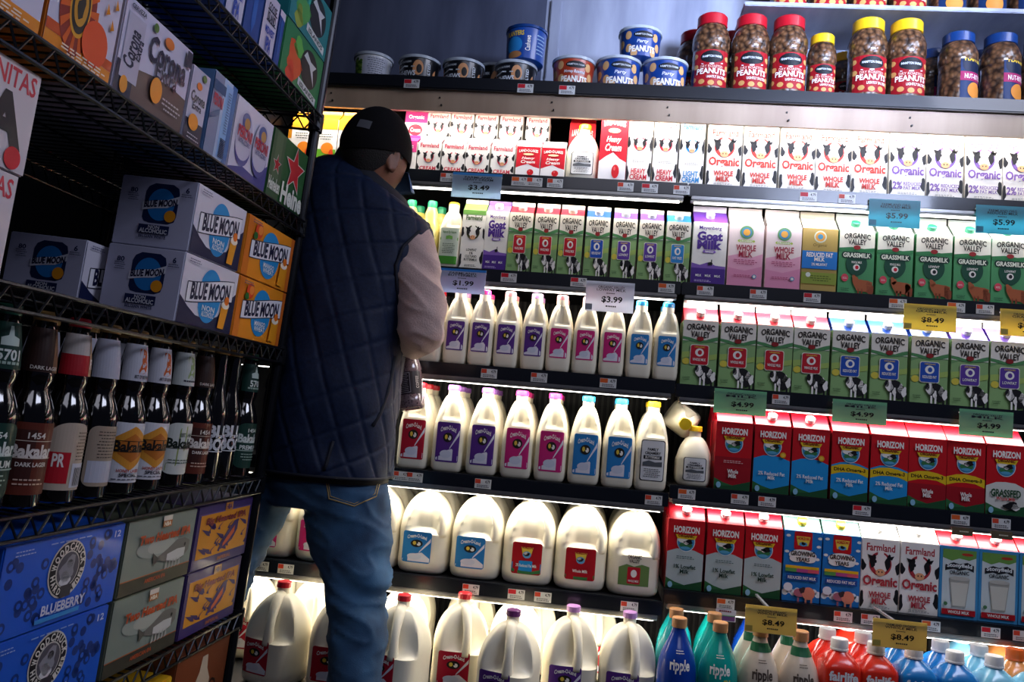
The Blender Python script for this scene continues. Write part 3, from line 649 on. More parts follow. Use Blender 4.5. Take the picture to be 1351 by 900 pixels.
def fairlife(c, capc, tcol='#f0f0f0'):
    m = mat(c, .22, coat=.4, noise_amt=.02); mb = MB(); rings = []
    for z, hw, p in ((0, .038, 5), (.004, .0425, 5), (.02, .0445, 6), (.196, .0445, 6), (.205, .043, 6), (.223, .030, 4), (.233, .019, 2.4), (.237, .0175, 2), (.244, .0175, 2)):
        rings.append([Vector((math.cos(a) * hw * (abs(math.cos(a)) ** p + abs(math.sin(a)) ** p) ** (-1 / p), math.sin(a) * hw * (abs(math.cos(a)) ** p + abs(math.sin(a)) ** p) ** (-1 / p), z)) for a in [2 * PI * (k + .5) / 32 for k in range(32)]])
    mb.loft(rings, m); parts = [('bottle_body', autosmooth(mb.mesh('bottle_body'), 40), [])]
    mb = MB(); mb.lathe([(.0215, .236), (.0215, .240), (.0205, .2405), (.0205, .258), (.019, .262)], mat(capc, .35), 24); parts.append(('screw_cap', autosmooth(mb.mesh('screw_cap'), 30), []))
    D = Deco(.084, .187, flat(.1, -.0445), .008); D.text('fairlife', 0, .935, .10, 1.6, tcol, .04); D.ell(0, .74, .10, None, '#dfe8f4'); D.text('ULTRA-FILTERED MILK', 0, .56, .05, 1.4, tcol); D.rect(-.9, .1, .9, .3, '#f0ecec'); parts.append(('label', D.mesh('label'), []))
    return parts
def l_pnut(kind='red'):
    def f(D):
        D.rrect(-1.55, 0, 1.55, 1, '#9a1420', .02)
        for i, (x, y) in enumerate(((-.95, .85), (.9, .8), (-1.0, .2), (.95, .25), (-.5, .12), (.5, .1), (0, .08), (-.9, .55), (.95, .55))): D.ell(x, y, .17, .07, '#c89a5a', step=False)
        D.k += 1; D.ell(0, .80, .62, .17, '#14181e'); D.text('HAMPTON FARMS', 0, .81, .055, 1.0, '#cfd6da', .02); D.strip([(-.55, .60, .62), (0, .58, .62), (.6, .63, .66)], '#cfd6da')
        D.text('DRY ROASTED', 0, .53, .06, 1.2, '#e8b8a8', .02); D.text('PEANUTS', 0, .40, .13, 1.55, WH, .03); D.text('LIGHTLY SALTED', .25, .24, .06, 1.0, WH, .02)
    return f
def jar(h, r, capc, deco, dz):
    s = r / .05
    prof = [(.040 * s, 0), (.047 * s, .004), (.0485 * s, .015), (.0485 * s, h * .54), (.046 * s, h * .56), (.050 * s, h * .60), (.050 * s, h * .72), (.044 * s, h * .81), (.036 * s, h * .865), (.036 * s, h * .88)]
    return lathe_parts(prof, M_NUT, [(.039 * s, h * .865), (.040 * s, h * .868), (.040 * s, h * .985), (.037 * s, h)], mat(capc, .35, coat=.3), deco, .0485 * s, .10 * s, dz, bodyname='jar_body', capname='lid')
C_JARR = K('jarr', lambda: jar(.235, .0515, '#b01424', l_pnut(), (.02, .122)))
C_JARY = K('jary', lambda: jar(.235, .0515, '#e6b81a', l_pnut(), (.02, .122)))
C_JARS = K('jars', lambda: jar(.190, .039, '#e6b81a', l_pnut(), (.02, .098)))
def l_plant(c2):
    def f(D):
        D.rrect(-.8, 0, .8, 1, '#16305c', .06); D.rrect(-.7, .52, .7, .95, '#101e3a', .3); D.text('PLANTERS', 0, .80, .08, 1.2, '#e8c43a', .03); D.rect(-.8, .36, .8, .54, c2); D.text('NUT-RITION', 0, .45, .08, 1.2, WH, .02); D.ell(0, .18, .45, .16, '#d88a3a')
    return f
def planter(c2): return jar(.205, .050, '#123a78', l_plant(c2), (.012, .150))
C_PLM = K('plm', lambda: planter('#a01c5a')); C_PLG = K('plg', lambda: planter('#b06a1e'))
def tub(h, rt, rb, c, deco, lid='#b8c2cc', a0=0.0):
    rf = lambda z: rb + (rt - rb) * z / h
    prof = [(rb - .004, 0), (rb, .003), (rt, h - .006)]
    mb = MB(); mb.lathe(prof, mat(c, .3, coat=.4), 36); parts = [('tub_body', autosmooth(mb.mesh('tub_body'), 40), [])]
    mb = MB(); mb.lathe([(rt, h - .010), (rt + .003, h - .009), (rt + .003, h - .001), (rt, h), (rt - .004, h - .001)], mat(lid, .25, coat=.5), 36); parts.append(('lid', autosmooth(mb.mesh('lid'), 30), []))
    D = Deco(rt * 2.2, h * .84, cyl(rf, a0=a0), .003, True, 2); deco(D); parts.append(('label', D.mesh('label'), []))
    return parts
def l_cashew(D):
    D.ell(.15, .55, .24, .34, '#d89a68'); D.ell(.20, .50, .12, .2, '#14161c'); D.ell(-1.1, .6, .2, .3, '#d89a68'); D.ell(1.05, .3, .2, .3, '#d89a68'); D.ell(-.55, .8, .45, .10, '#2a2e38'); D.text('HAMPTON FARMS', -.55, .8, .07, .8, '#cfd6da'); D.strip([(-.95, .5, .55), (-.5, .58, .64), (0, .55, .60)], '#cfd6da')
    D.text('CASHEWS', -.5, .28, .2, 1.1, '#dfe6ee', .03); D.text('SALTED', .62, .42, .12, .7, '#dfe6ee', .02, rot=PI / 2)
def l_peanuttub(c):
    def f(D):
        for x, y in ((-.9, .5), (-.55, .8), (-.5, .3), (.7, .75), (.85, .4), (.6, .15), (-.25, .1)): D.ell(x, y, .15, .16, '#d8a870', step=False)
        D.k += 1; D.ell(.15, .80, .45, .13, '#12161e'); D.text('HAMPTON FARMS', .15, .8, .06, .75, '#cfd6da'); D.text('Party' if c == 'b' else 'Honey Roasted', .1, .52, .13, .5 if c == 'b' else .9, '#e8ecf4', .02, .2); D.text('PEANUTS', .1, .25, .2, 1.15, WH, .04)
    return f
C_CASH = K('cash', lambda: tub(.074, .0585, .051, '#14161c', l_cashew)); C_CASHT = K('casht', lambda: tub(.115, .047, .044, '#14161c', l_cashew))
C_TPB = K('tpb', lambda: tub(.092, .0615, .056, '#153f8c', l_peanuttub('b'))); C_TPO = K('tpo', lambda: tub(.088, .0590, .053, '#a83a1e', l_peanuttub('o')))
C_TPL = K('tpl', lambda: tub(.105, .060, .056, '#14489a', lambda D: (D.text('PLANTERS', -.55, .85, .14, .9, '#e8c43a', .03), D.ell(-.55, .45, .4, .28, '#2a86c8'), D.ell(-.5, .12, .35, .12, '#b07a4a'), D.text('Cashews', .1, .5, .14, .7, WH, .02, rot=PI / 2), D.lines(.75, .8, .5, 6, '#a8c4dc', .04, .12)), lid='#123a78'))
C_TGR = K('tgr', lambda: tub(.080, .054, .046, '#dfe2e4', lambda D: ([D.ell(-.75 + .12 * (i % 4), .12 + .1 * (i // 4) + .04 * (i % 2), .09, .07, ('#5a8a2a', '#8ab04a', '#3f6a1e')[i % 3], step=False) for i in range(30)], D.rect(-.25, 0, 1.0, .95, '#c2c6d4'), D.lines(.4, .85, .9, 8, '#5a6072', .03, .09))))

# small bottles
def simple_bottle(c, capc, h, r, deco=None, lz=(.02, .08)):
    s = h / .24
    prof = [(r * .85, 0), (r * .97, .004), (r, .015), (r, .125 * s), (r * .92, .145 * s), (r * .72, .165 * s), (r * .62, .175 * s), (r * .66, .19 * s), (r * .5, .21 * s), (r * .4, .222 * s), (r * .4, .228 * s)]
    return lathe_parts(prof, mat(c, .25, coat=.4, noise_amt=.02), [(r * .46, .214 * s), (r * .46, .236 * s), (r * .42, .24 * s)], mat(capc, .4), deco, r, r * 1.6, lz)
C_LEM = K('lem', lambda: simple_bottle('#f0e07a', '#1f9a6a', .205, .0315, lambda D: (D.rect(-1, 0, 1, .9, '#f2e49a'), D.text("Nate's", 0, .62, .26, 1.5, '#2a2a22', .02, .2), D.ell(0, .22, .4, .16, '#e8c02a')), (.02, .10)))
def jarmilk(h, w, capc='#f0c01e'): return jug_parts(w, h, h * .45, l_bw, capc, handle=False, lz=(.016 * h / .18, .085 * h / .18), lw=w * .66, rec=0.0, p=2.8, cap_r=.019, depth=w * .9)
C_JM = K('jm', lambda: jarmilk(.165, .094)); C_JM2 = K('jm2', lambda: jarmilk(.180, .100))
C_CRY = K('cry', lambda: jug_parts(.068, .205, .110, lambda D: (D.rect(-1, 0, 1, 1, '#b8c4b4'), D.rect(-1, 0, 1, .22, '#3f8a2a'), D.text('Natural By Nature', 0, .88, .08, 1.5, '#2f6a2a', .02), D.strip([(-1, .66, .74), (0, .7, .8), (1, .66, .74)], '#6aa04a'), D.lines(0, .55, 1.4, 6, '#5a6a5a', .02, .05)), '#f0c81e', handle=False, lz=(.012, .120), lw=.054, p=5, rec=.5, rec_z=(.125, .19), cap_r=.016))
# ---------------------------------------------------------------- products on the lit shelves
SN = {1: 'top milk shelf', 2: 'second milk shelf', 3: 'third milk shelf', 4: 'fourth milk shelf', 5: 'fifth milk shelf', 6: 'bottom deck'}
INFO = {}
def reg(kind, fn, nm, desc, cat, d, group): INFO[kind] = (fn, nm, desc, cat, d, group)
H = .0975
reg('fo_r', C_FO_R, 'milk_carton', 'white cow carton with red lettering', 'milk carton', H, 'white organic cow cartons')
reg('fo_p', C_FO_P, 'milk_carton', 'white cow carton with lilac 2% lettering', 'milk carton', H, 'white organic cow cartons')
reg('fo_r2', C_FO_R2, 'milk_carton', 'capped white cow carton', 'milk carton', H, 'white organic cow cartons')
reg('fc_r', C_FC_R, 'cream_carton', 'slim white cow cream carton, red ring', 'cream carton', .0715, 'slim cream cartons')
reg('fc_b', C_FC_B, 'cream_carton', 'slim white cow cream carton, blue ring', 'cream carton', .0715, 'slim cream cartons')
reg('pt', C_PT, 'cream_carton', 'small white spotted cream carton', 'cream carton', .07, 'small spotted cream cartons')
reg('ptm', C_PTM, 'cream_carton', 'small magenta-topped cream carton', 'cream carton', .07, 'small spotted cream cartons')
reg('pr', C_PR, 'cream_carton', 'small red cream carton with strawberry', 'cream carton', .07, 'small red cream cartons')
reg('hr', C_HR, 'cream_carton', 'tall red cream carton with strawberry', 'cream carton', .078, 'tall red cream cartons')
for c, dc in (('red', 'red'), ('blue', 'blue'), ('purple', 'purple'), ('sky', 'sky blue')):
    reg('ovq_' + c, C_OVQ[c], 'milk_carton', f'slim green pasture carton, {dc} badge', 'milk carton', .070, 'slim green pasture cartons')
    reg('ovh_' + c, C_OVH[c], 'milk_carton', f'wide green pasture carton, {dc} badge', 'milk carton', H, 'wide green pasture cartons')
reg('gr', C_GR, 'milk_carton', 'green carton with brown cow, red dot', 'milk carton', H, 'green brown-cow cartons')
reg('gr2', C_GR2, 'milk_carton', 'green carton with brown cow, black dot', 'milk carton', H, 'green brown-cow cartons')
reg('goatq', C_GOATQ, 'milk_carton', 'slim purple-and-white goat milk carton', 'milk carton', .070, 'goat milk cartons')
reg('goath', C_GOATH, 'milk_carton', 'wide purple-and-white goat milk carton', 'milk carton', H, 'goat milk cartons')
reg('pink', C_PINK, 'milk_carton', 'pink-and-white whole milk carton', 'milk carton', H, 'pink whole milk cartons')
reg('gold', C_GOLD, 'milk_carton', 'gold carton with blue band', 'milk carton', H, 'gold milk cartons')
reg('but', C_BUT, 'milk_carton', 'slim cow-spotted buttermilk carton, green top', 'milk carton', .070, 'buttermilk cartons')
reg('tro', C_TRO, 'juice_carton', 'orange-topped juice carton with green base', 'juice carton', .072, 'orange juice cartons')
for k, d in (('whole', 'plain red carton with dark red base'), ('two', 'red-and-blue milk carton'), ('dha2', 'red carton, yellow band over blue'), ('dhaw', 'red carton with yellow band'), ('grass', 'red carton with pale grassfed base'), ('one', 'red-and-grey lowfat carton')):
    reg('hz_' + k, C_HZ[k], 'milk_carton', d, 'milk carton', H, 'red organic milk cartons')
reg('gy', C_GY, 'milk_carton', 'blue cloud-printed carton with yellow cap', 'milk carton', H, 'blue cloud-printed cartons')
reg('st', C_ST, 'milk_carton', 'red-topped blue carton picturing milk glass', 'milk carton', H, 'glass-of-milk cartons')
reg('lem', C_LEM, 'juice_bottle', 'yellow lemonade bottle with green cap', 'bottle', .0635, 'lemonade bottles')
reg('cry', C_CRY, 'cream_jug', 'square cream jug with yellow cap', 'jug', .068, 'square cream jugs')
reg('jm', C_JM, 'milk_bottle', 'squat cream bottle with yellow cap', 'milk bottle', .09, 'squat yellow-capped bottles')
reg('jm2', C_JM2, 'milk_bottle', 'squat ivory bottle with yellow cap', 'milk bottle', .09, 'squat yellow-capped bottles')
def put(kind, X, Y, row, right=False, rz=0.0, z=None, desc=None, where=None, back=''):
    fn, nm, ds, cat, d, group = INFO[kind]
    zz = (ROWS[row][1 if right else 0] if z is None else z)
    wh = where or SN[row]
    if back: ds, wh = ds + ' ' + back, wh
    return place(nm, fn(), (X, Y + d / 2, zz), rz, desc or ds, cat, wh, group)
def row(r, items, right=False, behind=0, yoff=.004, gap=.006):
    """items: (kind, pixel x of its foot, pixel y of its foot)"""
    last = None
    for it in sorted(items, key=lambda t: t[1]):
        kind, px = it[0], it[1]; yf = ROWS[r][2] + yoff
        z = ROWS[r][1 if right else 0]
        X = xz(px, z, yf); wd = INFO[kind][4]
        if last and X - last[0] < (wd + last[1]) / 2 + .0006: X = last[0] + (wd + last[1]) / 2 + .0006
        last = (X, wd)
        jit = random.uniform(-.008, .008)
        put(kind, X, yf + random.uniform(0, .004), r, right, jit)
        for b in range(behind):
            put(kind, X, yf + (INFO[kind][4] + gap) * (b + 1) + .006, r, right, jit, back='in second row' if b == 0 else 'in third row')
def xz(px, z, Y):
    """X of the spot on the plane Y that shows at column px, at height z"""
    py = 400
    for _ in range(6): p = at(px, py, Y); py += (p.z - z) * F / Y
    return p.x
def jug(kind, w, name, desc, cat, group): INFO[kind] = (None, name, desc, cat, w, group)
CAPN = {'magenta': 'magenta', 'purple': 'purple', 'rose': 'rose pink', 'blue': 'blue', 'red': 'red', 'white': 'white', 'yellow': 'yellow', 'plum': 'plum', 'lilac': 'lilac'}
LBN = {'pink': 'pink-label', 'blue': 'blue-label', 'red': 'red-label', 'purple': 'purple-label', 'hz2': 'red-and-blue-label', 'hzw': 'red-square-label', 'ov': 'green-field-label', 'bw': 'grey-label'}
SZ = {'gal': (J_gal, .1445, 'gallon milk jug'), 'half': (J_half, .0900, 'half-gallon milk jug'), 'qt': (J_qt, .0715, 'slim milk jug')}
def jugk(size, lab, cap, side=False):
    k = f'{size}_{lab}_{cap}_{side}'
    if k not in INFO:
        fn, w, nm = SZ[size]; g = fn(lab, cap, True) if side else fn(lab, cap)
        INFO[k] = (g, 'milk_jug', f'{LBN[lab]} {nm}' + (f', {CAPN[cap]} cap' if (lab, cap) not in (('pink', 'rose'), ('red', 'red'), ('blue', 'blue')) or size == 'qt' else ''), 'milk jug', w, nm + 's')
    return k

# first shelf
small_back = ROWS[1][2] + .10
for i, px in enumerate((532, 564, 596, 628, 661)): put('ptm' if i == 0 else 'pt', xz(px, 1.738, 2.349), 2.349, 1, rz=random.uniform(-.03, .03))
for px in (695, 728): put('pr', xz(px, 1.738, 2.349), 2.349, 1, rz=random.uniform(-.03, .03))
for i, px in enumerate((541, 571, 602, 634, 667, 702)):
    k = 'ptm' if i in (0,) else 'pt'
    X = xz(px, 1.738, 2.430)
    fn, nm, ds, cat, d, group = INFO[k]
    put(k, X, 2.430, 1, desc=ds.replace('small ', '') + ' under another', where='top shelf')
    put(k, X + .002, 2.430, 1, z=1.738 + .1215, desc=ds.replace('small ', '') + ' stacked behind', where='top shelf')
row(1, [('jm2', 766), ('hr', 806), ('fc_r', 841), ('fc_r', 875), ('fc_b', 910)])
put('hr', xz(763, 1.738, 2.47), 2.445, 1, back='behind the ivory bottle')
row(1, [('tro', 425), ('tro', 452), ('tro', 394)])
put('tro', xz(388, 1.738, 2.45), 2.45, 1, back='in the corner')
row(1, [('fo_r', p) for p in (953, 1001, 1050, 1098, 1146)] + [('fo_p', p) for p in (1196, 1246, 1297, 1347)], True)
# second shelf
row(2, [('lem', 532), ('lem', 559), ('cry', 588), ('but', 616), ('goatq', 649), ('ovq_red', 682), ('ovq_red', 716), ('ovq_red', 749), ('ovq_blue', 784), ('ovq_purple', 820), ('ovq_purple', 855), ('ovq_sky', 891)])
for px in (517, 544, 573): put('lem', xz(px, 1.452, 2.43), 2.425, 2, back='in second row')
row(2, [('goath', 933), ('pink', 981), ('pink', 1031), ('gold', 1079), ('gr', 1128), ('gr', 1179), ('gr2', 1230), ('gr2', 1281), ('gr2', 1331)], True)
for px in (1240, 1192, 1290): put('fo_r2', xz(px, 1.452, 2.46), 2.462, 2, True, back='behind the green cartons')
# third shelf
row(3, [(jugk('qt', a, c), p) for p, a, c in ((563, 'red', 'red'), (597, 'purple', 'lilac'), (630, 'purple', 'magenta'), (664, 'purple', 'rose'), (700, 'purple', 'lilac'), (734, 'pink', 'rose'), (769, 'pink', 'rose'), (805, 'pink', 'rose'), (841, 'blue', 'blue'), (877, 'blue', 'blue'))], behind=1)
row(3, [('ovh_red', p) for p in (920, 970, 1019, 1068)] + [('ovh_blue', p) for p in (1119, 1171, 1225)] + [('ovh_purple', p) for p in (1278, 1330)], True)
# fourth shelf
row(4, [(jugk('half', a, c), p) for p, a, c in ((540, 'red', 'red'), (586, 'purple', 'purple'), (632, 'purple', 'purple'), (678, 'pink', 'magenta'), (723, 'pink', 'magenta'), (768, 'blue', 'blue'), (813, 'blue', 'blue'))], behind=2)
row(4, [(jugk('half', 'bw', 'yellow'), 857)], behind=1)
X = xz(915, .884, 2.31); put('jm', X, 2.305, 4, True)
INFO['jlie'] = (jugk and INFO[jugk('half', 'bw', 'yellow')][0], 'milk_jug', 'white jug lying on its side, yellow cap', 'milk jug', .096, 'half-gallon milk jugs')
mlie = Matrix.Translation((X - .028, 2.445, .884 + .180)) @ Matrix.Rotation(math.radians(15), 4, 'Y') @ Matrix.Rotation(PI / 2 + .1, 4, 'X') @ Matrix.Rotation(PI * .9, 4, 'Z') @ Matrix.Scale(.96, 4) @ Matrix.Translation((0, 0, -.12))
LIE = (mlie, X)
for b in range(1): put('jm2', X - .002, 2.405, 4, True, back='under the lying jug').scale = (.8, .8, .72)
row(4, [('hz_' + k, p) for k, p in (('whole', 965), ('two', 1016), ('two', 1067), ('dha2', 1119), ('dha2', 1171), ('dhaw', 1222), ('dhaw', 1273), ('grass', 1325))], True, behind=1)
# fifth shelf
G5 = ((361, 'pink', 'rose'), (425, 'pink', 'rose'), (494, 'pink', 'rose'), (559, 'blue', 'blue'), (627, 'blue', 'blue'), (695, 'hz2', 'white'), (763, 'hzw', 'white'), (832, 'ov', 'white'))
for p, a, c in G5:
    k = jugk('gal', a, c, True); X = xz(p, .576, 2.285 + .07)
    put(k, X, 2.285, 5, rz=random.uniform(-.02, .02))
    put(k, X + .001, 2.285 + .160, 5, rz=random.uniform(-.02, .02), back='in second row')
    put(k, X + .002, 2.285 + .320, 5, rz=random.uniform(-.02, .02), back='in third row')
row(5, [('hz_one', p) for p in (901, 953, 1004)] + [('gy', 1056), ('gy', 1108), ('fo_r2', 1159), ('fo_r2', 1211), ('st', 1263), ('st', 1316), ('st', 1369)], True, behind=1)
# bottom deck
G6 = ((368, 2.06, 'red', 'red', -.32), (330, 2.25, 'red', 'red', .1), (415, 2.25, 'red', 'red', .1), (527, 2.06, 'red', 'red', -.30), (449, 2.07, 'red', 'red', .05), (608, 2.16, 'red', 'red', .1), (672, 2.03, 'purple', 'plum', -.25), (752, 2.15, 'purple', 'lilac', .05), (827, 2.15, 'purple', 'lilac', 0))
for p, Y, a, c, rz in G6:
    k = jugk('gal', a, c); X = xz(p, .42, Y + .07)
    if c == 'plum': Y -= .0
    put(k, X, Y, 6, rz=rz)
for p, Y in ((385, 2.42), (463, 2.42), (530, 2.25), (541, 2.42), (621, 2.42), (701, 2.42), (781, 2.42), (680, 2.26)):
    put(jugk('gal', 'red', 'red'), xz(p, .42, Y + .07), Y, 6, rz=random.uniform(-.1, .1), back='in back row')
def bot(nm, fn, desc, cat, group, px, pyc, Y, hcap, z=None, rz=0.0, wh='on the bottom deck'):
    X = xz(px, .300 + hcap, Y)
    place(nm, fn(), (X, Y, .300), rz, desc, cat, wh, group)
R_BLUE = K('rb', lambda: ripple('#0f3a9a', '#c08a5a', 'x')); R_TEAL = K('rt', lambda: ripple('#0f9a90', '#c08a5a', 'x', extra='Kids')); R_TEAL2 = K('rt2', lambda: ripple('#0f8f96', '#c08a5a', 'x')); R_BEI = K('rbe', lambda: ripple('#cdbfae', '#c08a5a', 'x', neck='#145a3a', tcol='#4a3f38'))
for px, Y in ((1, 0),): pass
for fn, ds, px, Y in ((R_BLUE, 'blue plant-milk bottle with tan cap', 897, 2.135), (R_TEAL, 'teal plant-milk bottle with tan cap', 951, 2.135), (R_TEAL2, 'dark teal plant-milk bottle, second row', 893, 2.235), (R_TEAL, 'teal plant-milk bottle, second row', 943, 2.235), (R_TEAL2, 'teal plant-milk bottle, third row', 893, 2.36), (R_TEAL, 'pale teal plant-milk bottle, third row', 941, 2.36),
    (R_BEI, 'beige plant-milk bottle with green neck', 1004, 2.135), (R_BEI, 'beige plant-milk bottle with green neck', 1057, 2.135), (R_BEI, 'beige plant-milk bottle, second row', 993, 2.235), (R_BEI, 'beige plant-milk bottle, second row', 1042, 2.235), (R_BLUE, 'blue plant-milk bottle, third row', 991, 2.36)):
    bot('plant_milk_bottle', fn, ds, 'bottle', 'plant-milk bottles', px, 0, Y, .27, rz=random.uniform(-.1, .25))
FR = K('fr', lambda: fairlife('#e0301e', '#e8e6e4')); FB = K('fb', lambda: fairlife('#1f7ac4', '#e8e6e4')); FL = K('fl', lambda: fairlife('#7ac0dc', '#e8e6e4')); FO = K('fo', lambda: fairlife('#d88a4a', '#e0601e'))
for fn, ds, px, Y in ((FR, 'red square milk bottle, front row', 1108, 2.135), (FR, 'red square milk bottle, front row', 1156, 2.135), (FR, 'red square milk bottle, second row', 1092, 2.235), (FR, 'red square milk bottle, second row', 1139, 2.235), (FR, 'red square milk bottle, third row', 1118, 2.37),
    (FB, 'blue square milk bottle, front row', 1206, 2.135), (FB, 'blue square milk bottle, front row', 1260, 2.135), (FB, 'blue square milk bottle, second row', 1188, 2.235), (FB, 'blue square milk bottle, second row', 1241, 2.235), (FL, 'pale blue square milk bottle, front row', 1312, 2.135), (FL, 'pale blue square milk bottle, front row', 1368, 2.135), (FL, 'pale blue square milk bottle, second row', 1292, 2.235), (FO, 'peach square bottle with orange cap', 1339, 2.235), (FL, 'pale blue square milk bottle, third row', 1268, 2.37), (FO, 'peach square bottle, third row', 1318, 2.38)):
    bot('milk_bottle', fn, ds, 'milk bottle', 'square milk bottles', px, 0, Y, .262, rz=random.uniform(.0, .04))
# jug lying on top of others
fn, nm, ds, cat, d, group = INFO['jlie']
place(nm, fn(), (0, 0, 0), 0, ds, cat, 'above the squat bottle', group, m=LIE[0], key=LIE[1])

# nuts on the top shelf
NZ = 1.9985
def nut(nm, fn, desc, cat, group, px, Y=2.353, z=NZ, rz=0.0, wh='nut shelf'): 
    Y = Y + .153 if Y < 2.335 else Y; X = xz(px, z + .05, Y); place(nm, fn(), (X, Y, z), rz, desc, cat, wh, group).scale = (1.055,) * 3
nut('snack_tub', C_TGR, 'pale tub of green peas', 'tub', 'snack tubs', 492, 2.20)
nut('snack_tub', C_CASH, 'low black cashew tub, pale lid', 'tub', 'snack tubs', 553, 2.20)
nut('snack_tub', C_CASH, 'low black cashew tub, pale lid', 'tub', 'snack tubs', 611, 2.21)
nut('snack_tub', C_CASHT, 'tall black cashew tub', 'tub', 'snack tubs', 651, 2.32)
nut('snack_tub', C_CASH, 'low black cashew tub under the blue tub', 'tub', 'snack tubs', 680, 2.21)
X = xz(700, 2.12, 2.36)
place('snack_tub', C_TPL(), (X - .015, 2.352, NZ + .0785), .1, 'dark blue tub stacked on a cashew tub', 'tub', 'nut shelf', 'snack tubs')
nut('snack_tub', C_TPO, 'orange-red honey peanut tub', 'tub', 'snack tubs', 756, 2.20)
nut('snack_tub', C_TPB, 'blue peanut tub', 'tub', 'snack tubs', 815, 2.20); nut('snack_tub', C_TPB, 'blue peanut tub', 'tub', 'snack tubs', 876, 2.20)
X = xz(842, 2.09, 2.35); place('snack_tub', C_TPB(), (X, 2.35, NZ + .0975), 0, 'blue peanut tub stacked on two others', 'tub', 'nut shelf', 'snack tubs')
for px in (935, 987, 1037): nut('nut_jar', C_JARR, 'red-lidded peanut jar', 'jar', 'peanut jars', px)
for px in (912, 962): nut('nut_jar', C_JARR, 'red-lidded peanut jar, second row', 'jar', 'peanut jars', px, 2.46)
nut('nut_jar', C_JARS, 'small yellow-lidded peanut jar', 'jar', 'peanut jars', 1082, 2.20); nut('nut_jar', C_JARS, 'small yellow-lidded jar, second row', 'jar', 'peanut jars', 1112, 2.31)
for px in (1142, 1193): nut('nut_jar', C_JARY, 'large yellow-lidded peanut jar', 'jar', 'peanut jars', px)
for px, Y, d in ((1262, 2.20, 'blue-lidded magenta nut jar'), (1318, 2.20, 'blue-lidded magenta nut jar'), (1228, 2.31, 'blue-lidded magenta jar, second row'), (1290, 2.31, 'blue-lidded magenta jar, second row')): nut('nut_jar', C_PLM, d, 'jar', 'blue-lidded nut jars', px, Y, rz=.6)
nut('nut_jar', C_PLG, 'blue-lidded amber nut jar', 'jar', 'blue-lidded nut jars', 1371, 2.22, rz=.5)
for i, px in enumerate((1040, 1092, 1144, 1196)): nut('nut_jar', C_JARR, 'peanut jar', 'jar', 'jars on the wall shelf', px, 2.40, 2.2755, wh='thin wall shelf above')
for i, px in enumerate((1250, 1302, 1354)): nut('nut_jar', C_PLM, 'magenta nut jar', 'jar', 'jars on the wall shelf', px, 2.40, 2.2755, wh='thin wall shelf above')

# ---------------------------------------------------------------- price tags on the rails
def tagmesh(kind):
    mb = MB(); w, h = .046, .026
    mb.box((-w / 2, -.0012, 0), (w / 2, 0, h), mat('#d9dad8', .4, coat=.3)); body = mb.mesh('tag_card')
    D = Deco(w, h, flat(w, -.0012, .0002))
    D.rect(-.96, .52, -.05 if kind else -.3, .97, '#d0462e' if kind == 0 else '#c8202e' if kind == 1 else '#d8602a'); D.text('4.79', .55, .74, .28, .6, '#2a2a30', .02)
    D.lines(0, .30, 1.5, 2, '#55565c', .08, .17); p = D.mesh('tag_print')
    return [('tag_card', body, []), ('tag_print', p, [])]
TG = [K('tg0', lambda: tagmesh(0)), K('tg1', lambda: tagmesh(1)), K('tg2', lambda: tagmesh(2))]
TAGS = {1: (592, 686, 706, 733, 826, 858, 900, 1067, 1118), 2: (672, 764, 880, 931, 1001, 1072, 1185, 1262, 1300), 3: (646, 712, 803, 1031), 4: (530, 548, 638, 863, 906, 976, 1012, 1137, 1267, 1321), 5: (345, 378, 622, 682, 717, 831, 957, 1112, 1148, 1228, 1307, 1349)}
RN = {1: 'rail of the top milk shelf', 2: 'rail of the second milk shelf', 3: 'rail of the third milk shelf', 4: 'rail of the fourth milk shelf', 5: 'rail of the fifth milk shelf', 0: 'rail of the nut shelf'}
for r, xs in TAGS.items():
    for px in xs:
        z0 = ROWS[r][0]; X = xz(px, z0, ROWS[r][2] - .018); rt = X > XM; z = ROWS[r][1 if rt else 0] - .034
        place('price_tag', TG[random.choice((0, 0, 1, 2))](), (X, ROWS[r][2] - .017, z), 0, 'price tag', 'price tag', RN[r], 'shelf price tags')
for px in (543, 693, 748): place('price_tag', TG[1](), (xz(px, 1.97, 2.263), 2.2645, 1.960), 0, 'price tag', 'price tag', RN[0], 'shelf price tags')
# extra brown tags under two tags
def brown(): 
    mb = MB(); mb.box((-.026, -.0012, 0), (.026, 0, .020), mat('#5e5038', .5)); a = mb.mesh('tag_card'); D = Deco(.052, .02, flat(.05, -.0012, .0002)); D.lines(.2, .45, 1.0, 1, '#d8cfb4', .16); return [('tag_card', a, []), ('tag_print', D.mesh('tag_print'), [])]
BR = K('br', brown)
for px in (1269, 1321): X = xz(px, .85, 2.28); place('price_tag', BR(), (X, 2.2765, .824), 0, 'small brown tag hanging below a price tag', 'price tag', 'under the fourth shelf', 'brown tags')
def lav():
    mb = MB(); mb.box((-.026, -.0012, 0), (.026, 0, .030), mat('#cfc8d8', .5)); a = mb.mesh('tag_card'); D = Deco(.052, .03, flat(.05, -.0012, .0002)); D.rect(-.9, .05, .9, .45, '#6a3a7a'); D.rect(-.9, .45, .9, .52, '#5a9a5a'); D.lines(0, .8, 1.4, 1, '#7a2030', .12); return [('tag_card', a, []), ('tag_print', D.mesh('tag_print'), [])]
place('price_tag', K('lav', lav)(), (xz(957, .55, 2.258), 2.2575, .546), 0, 'lavender tag hanging below a price tag', 'price tag', 'under the fifth shelf, right of the gallon jugs', 'lavender tag')

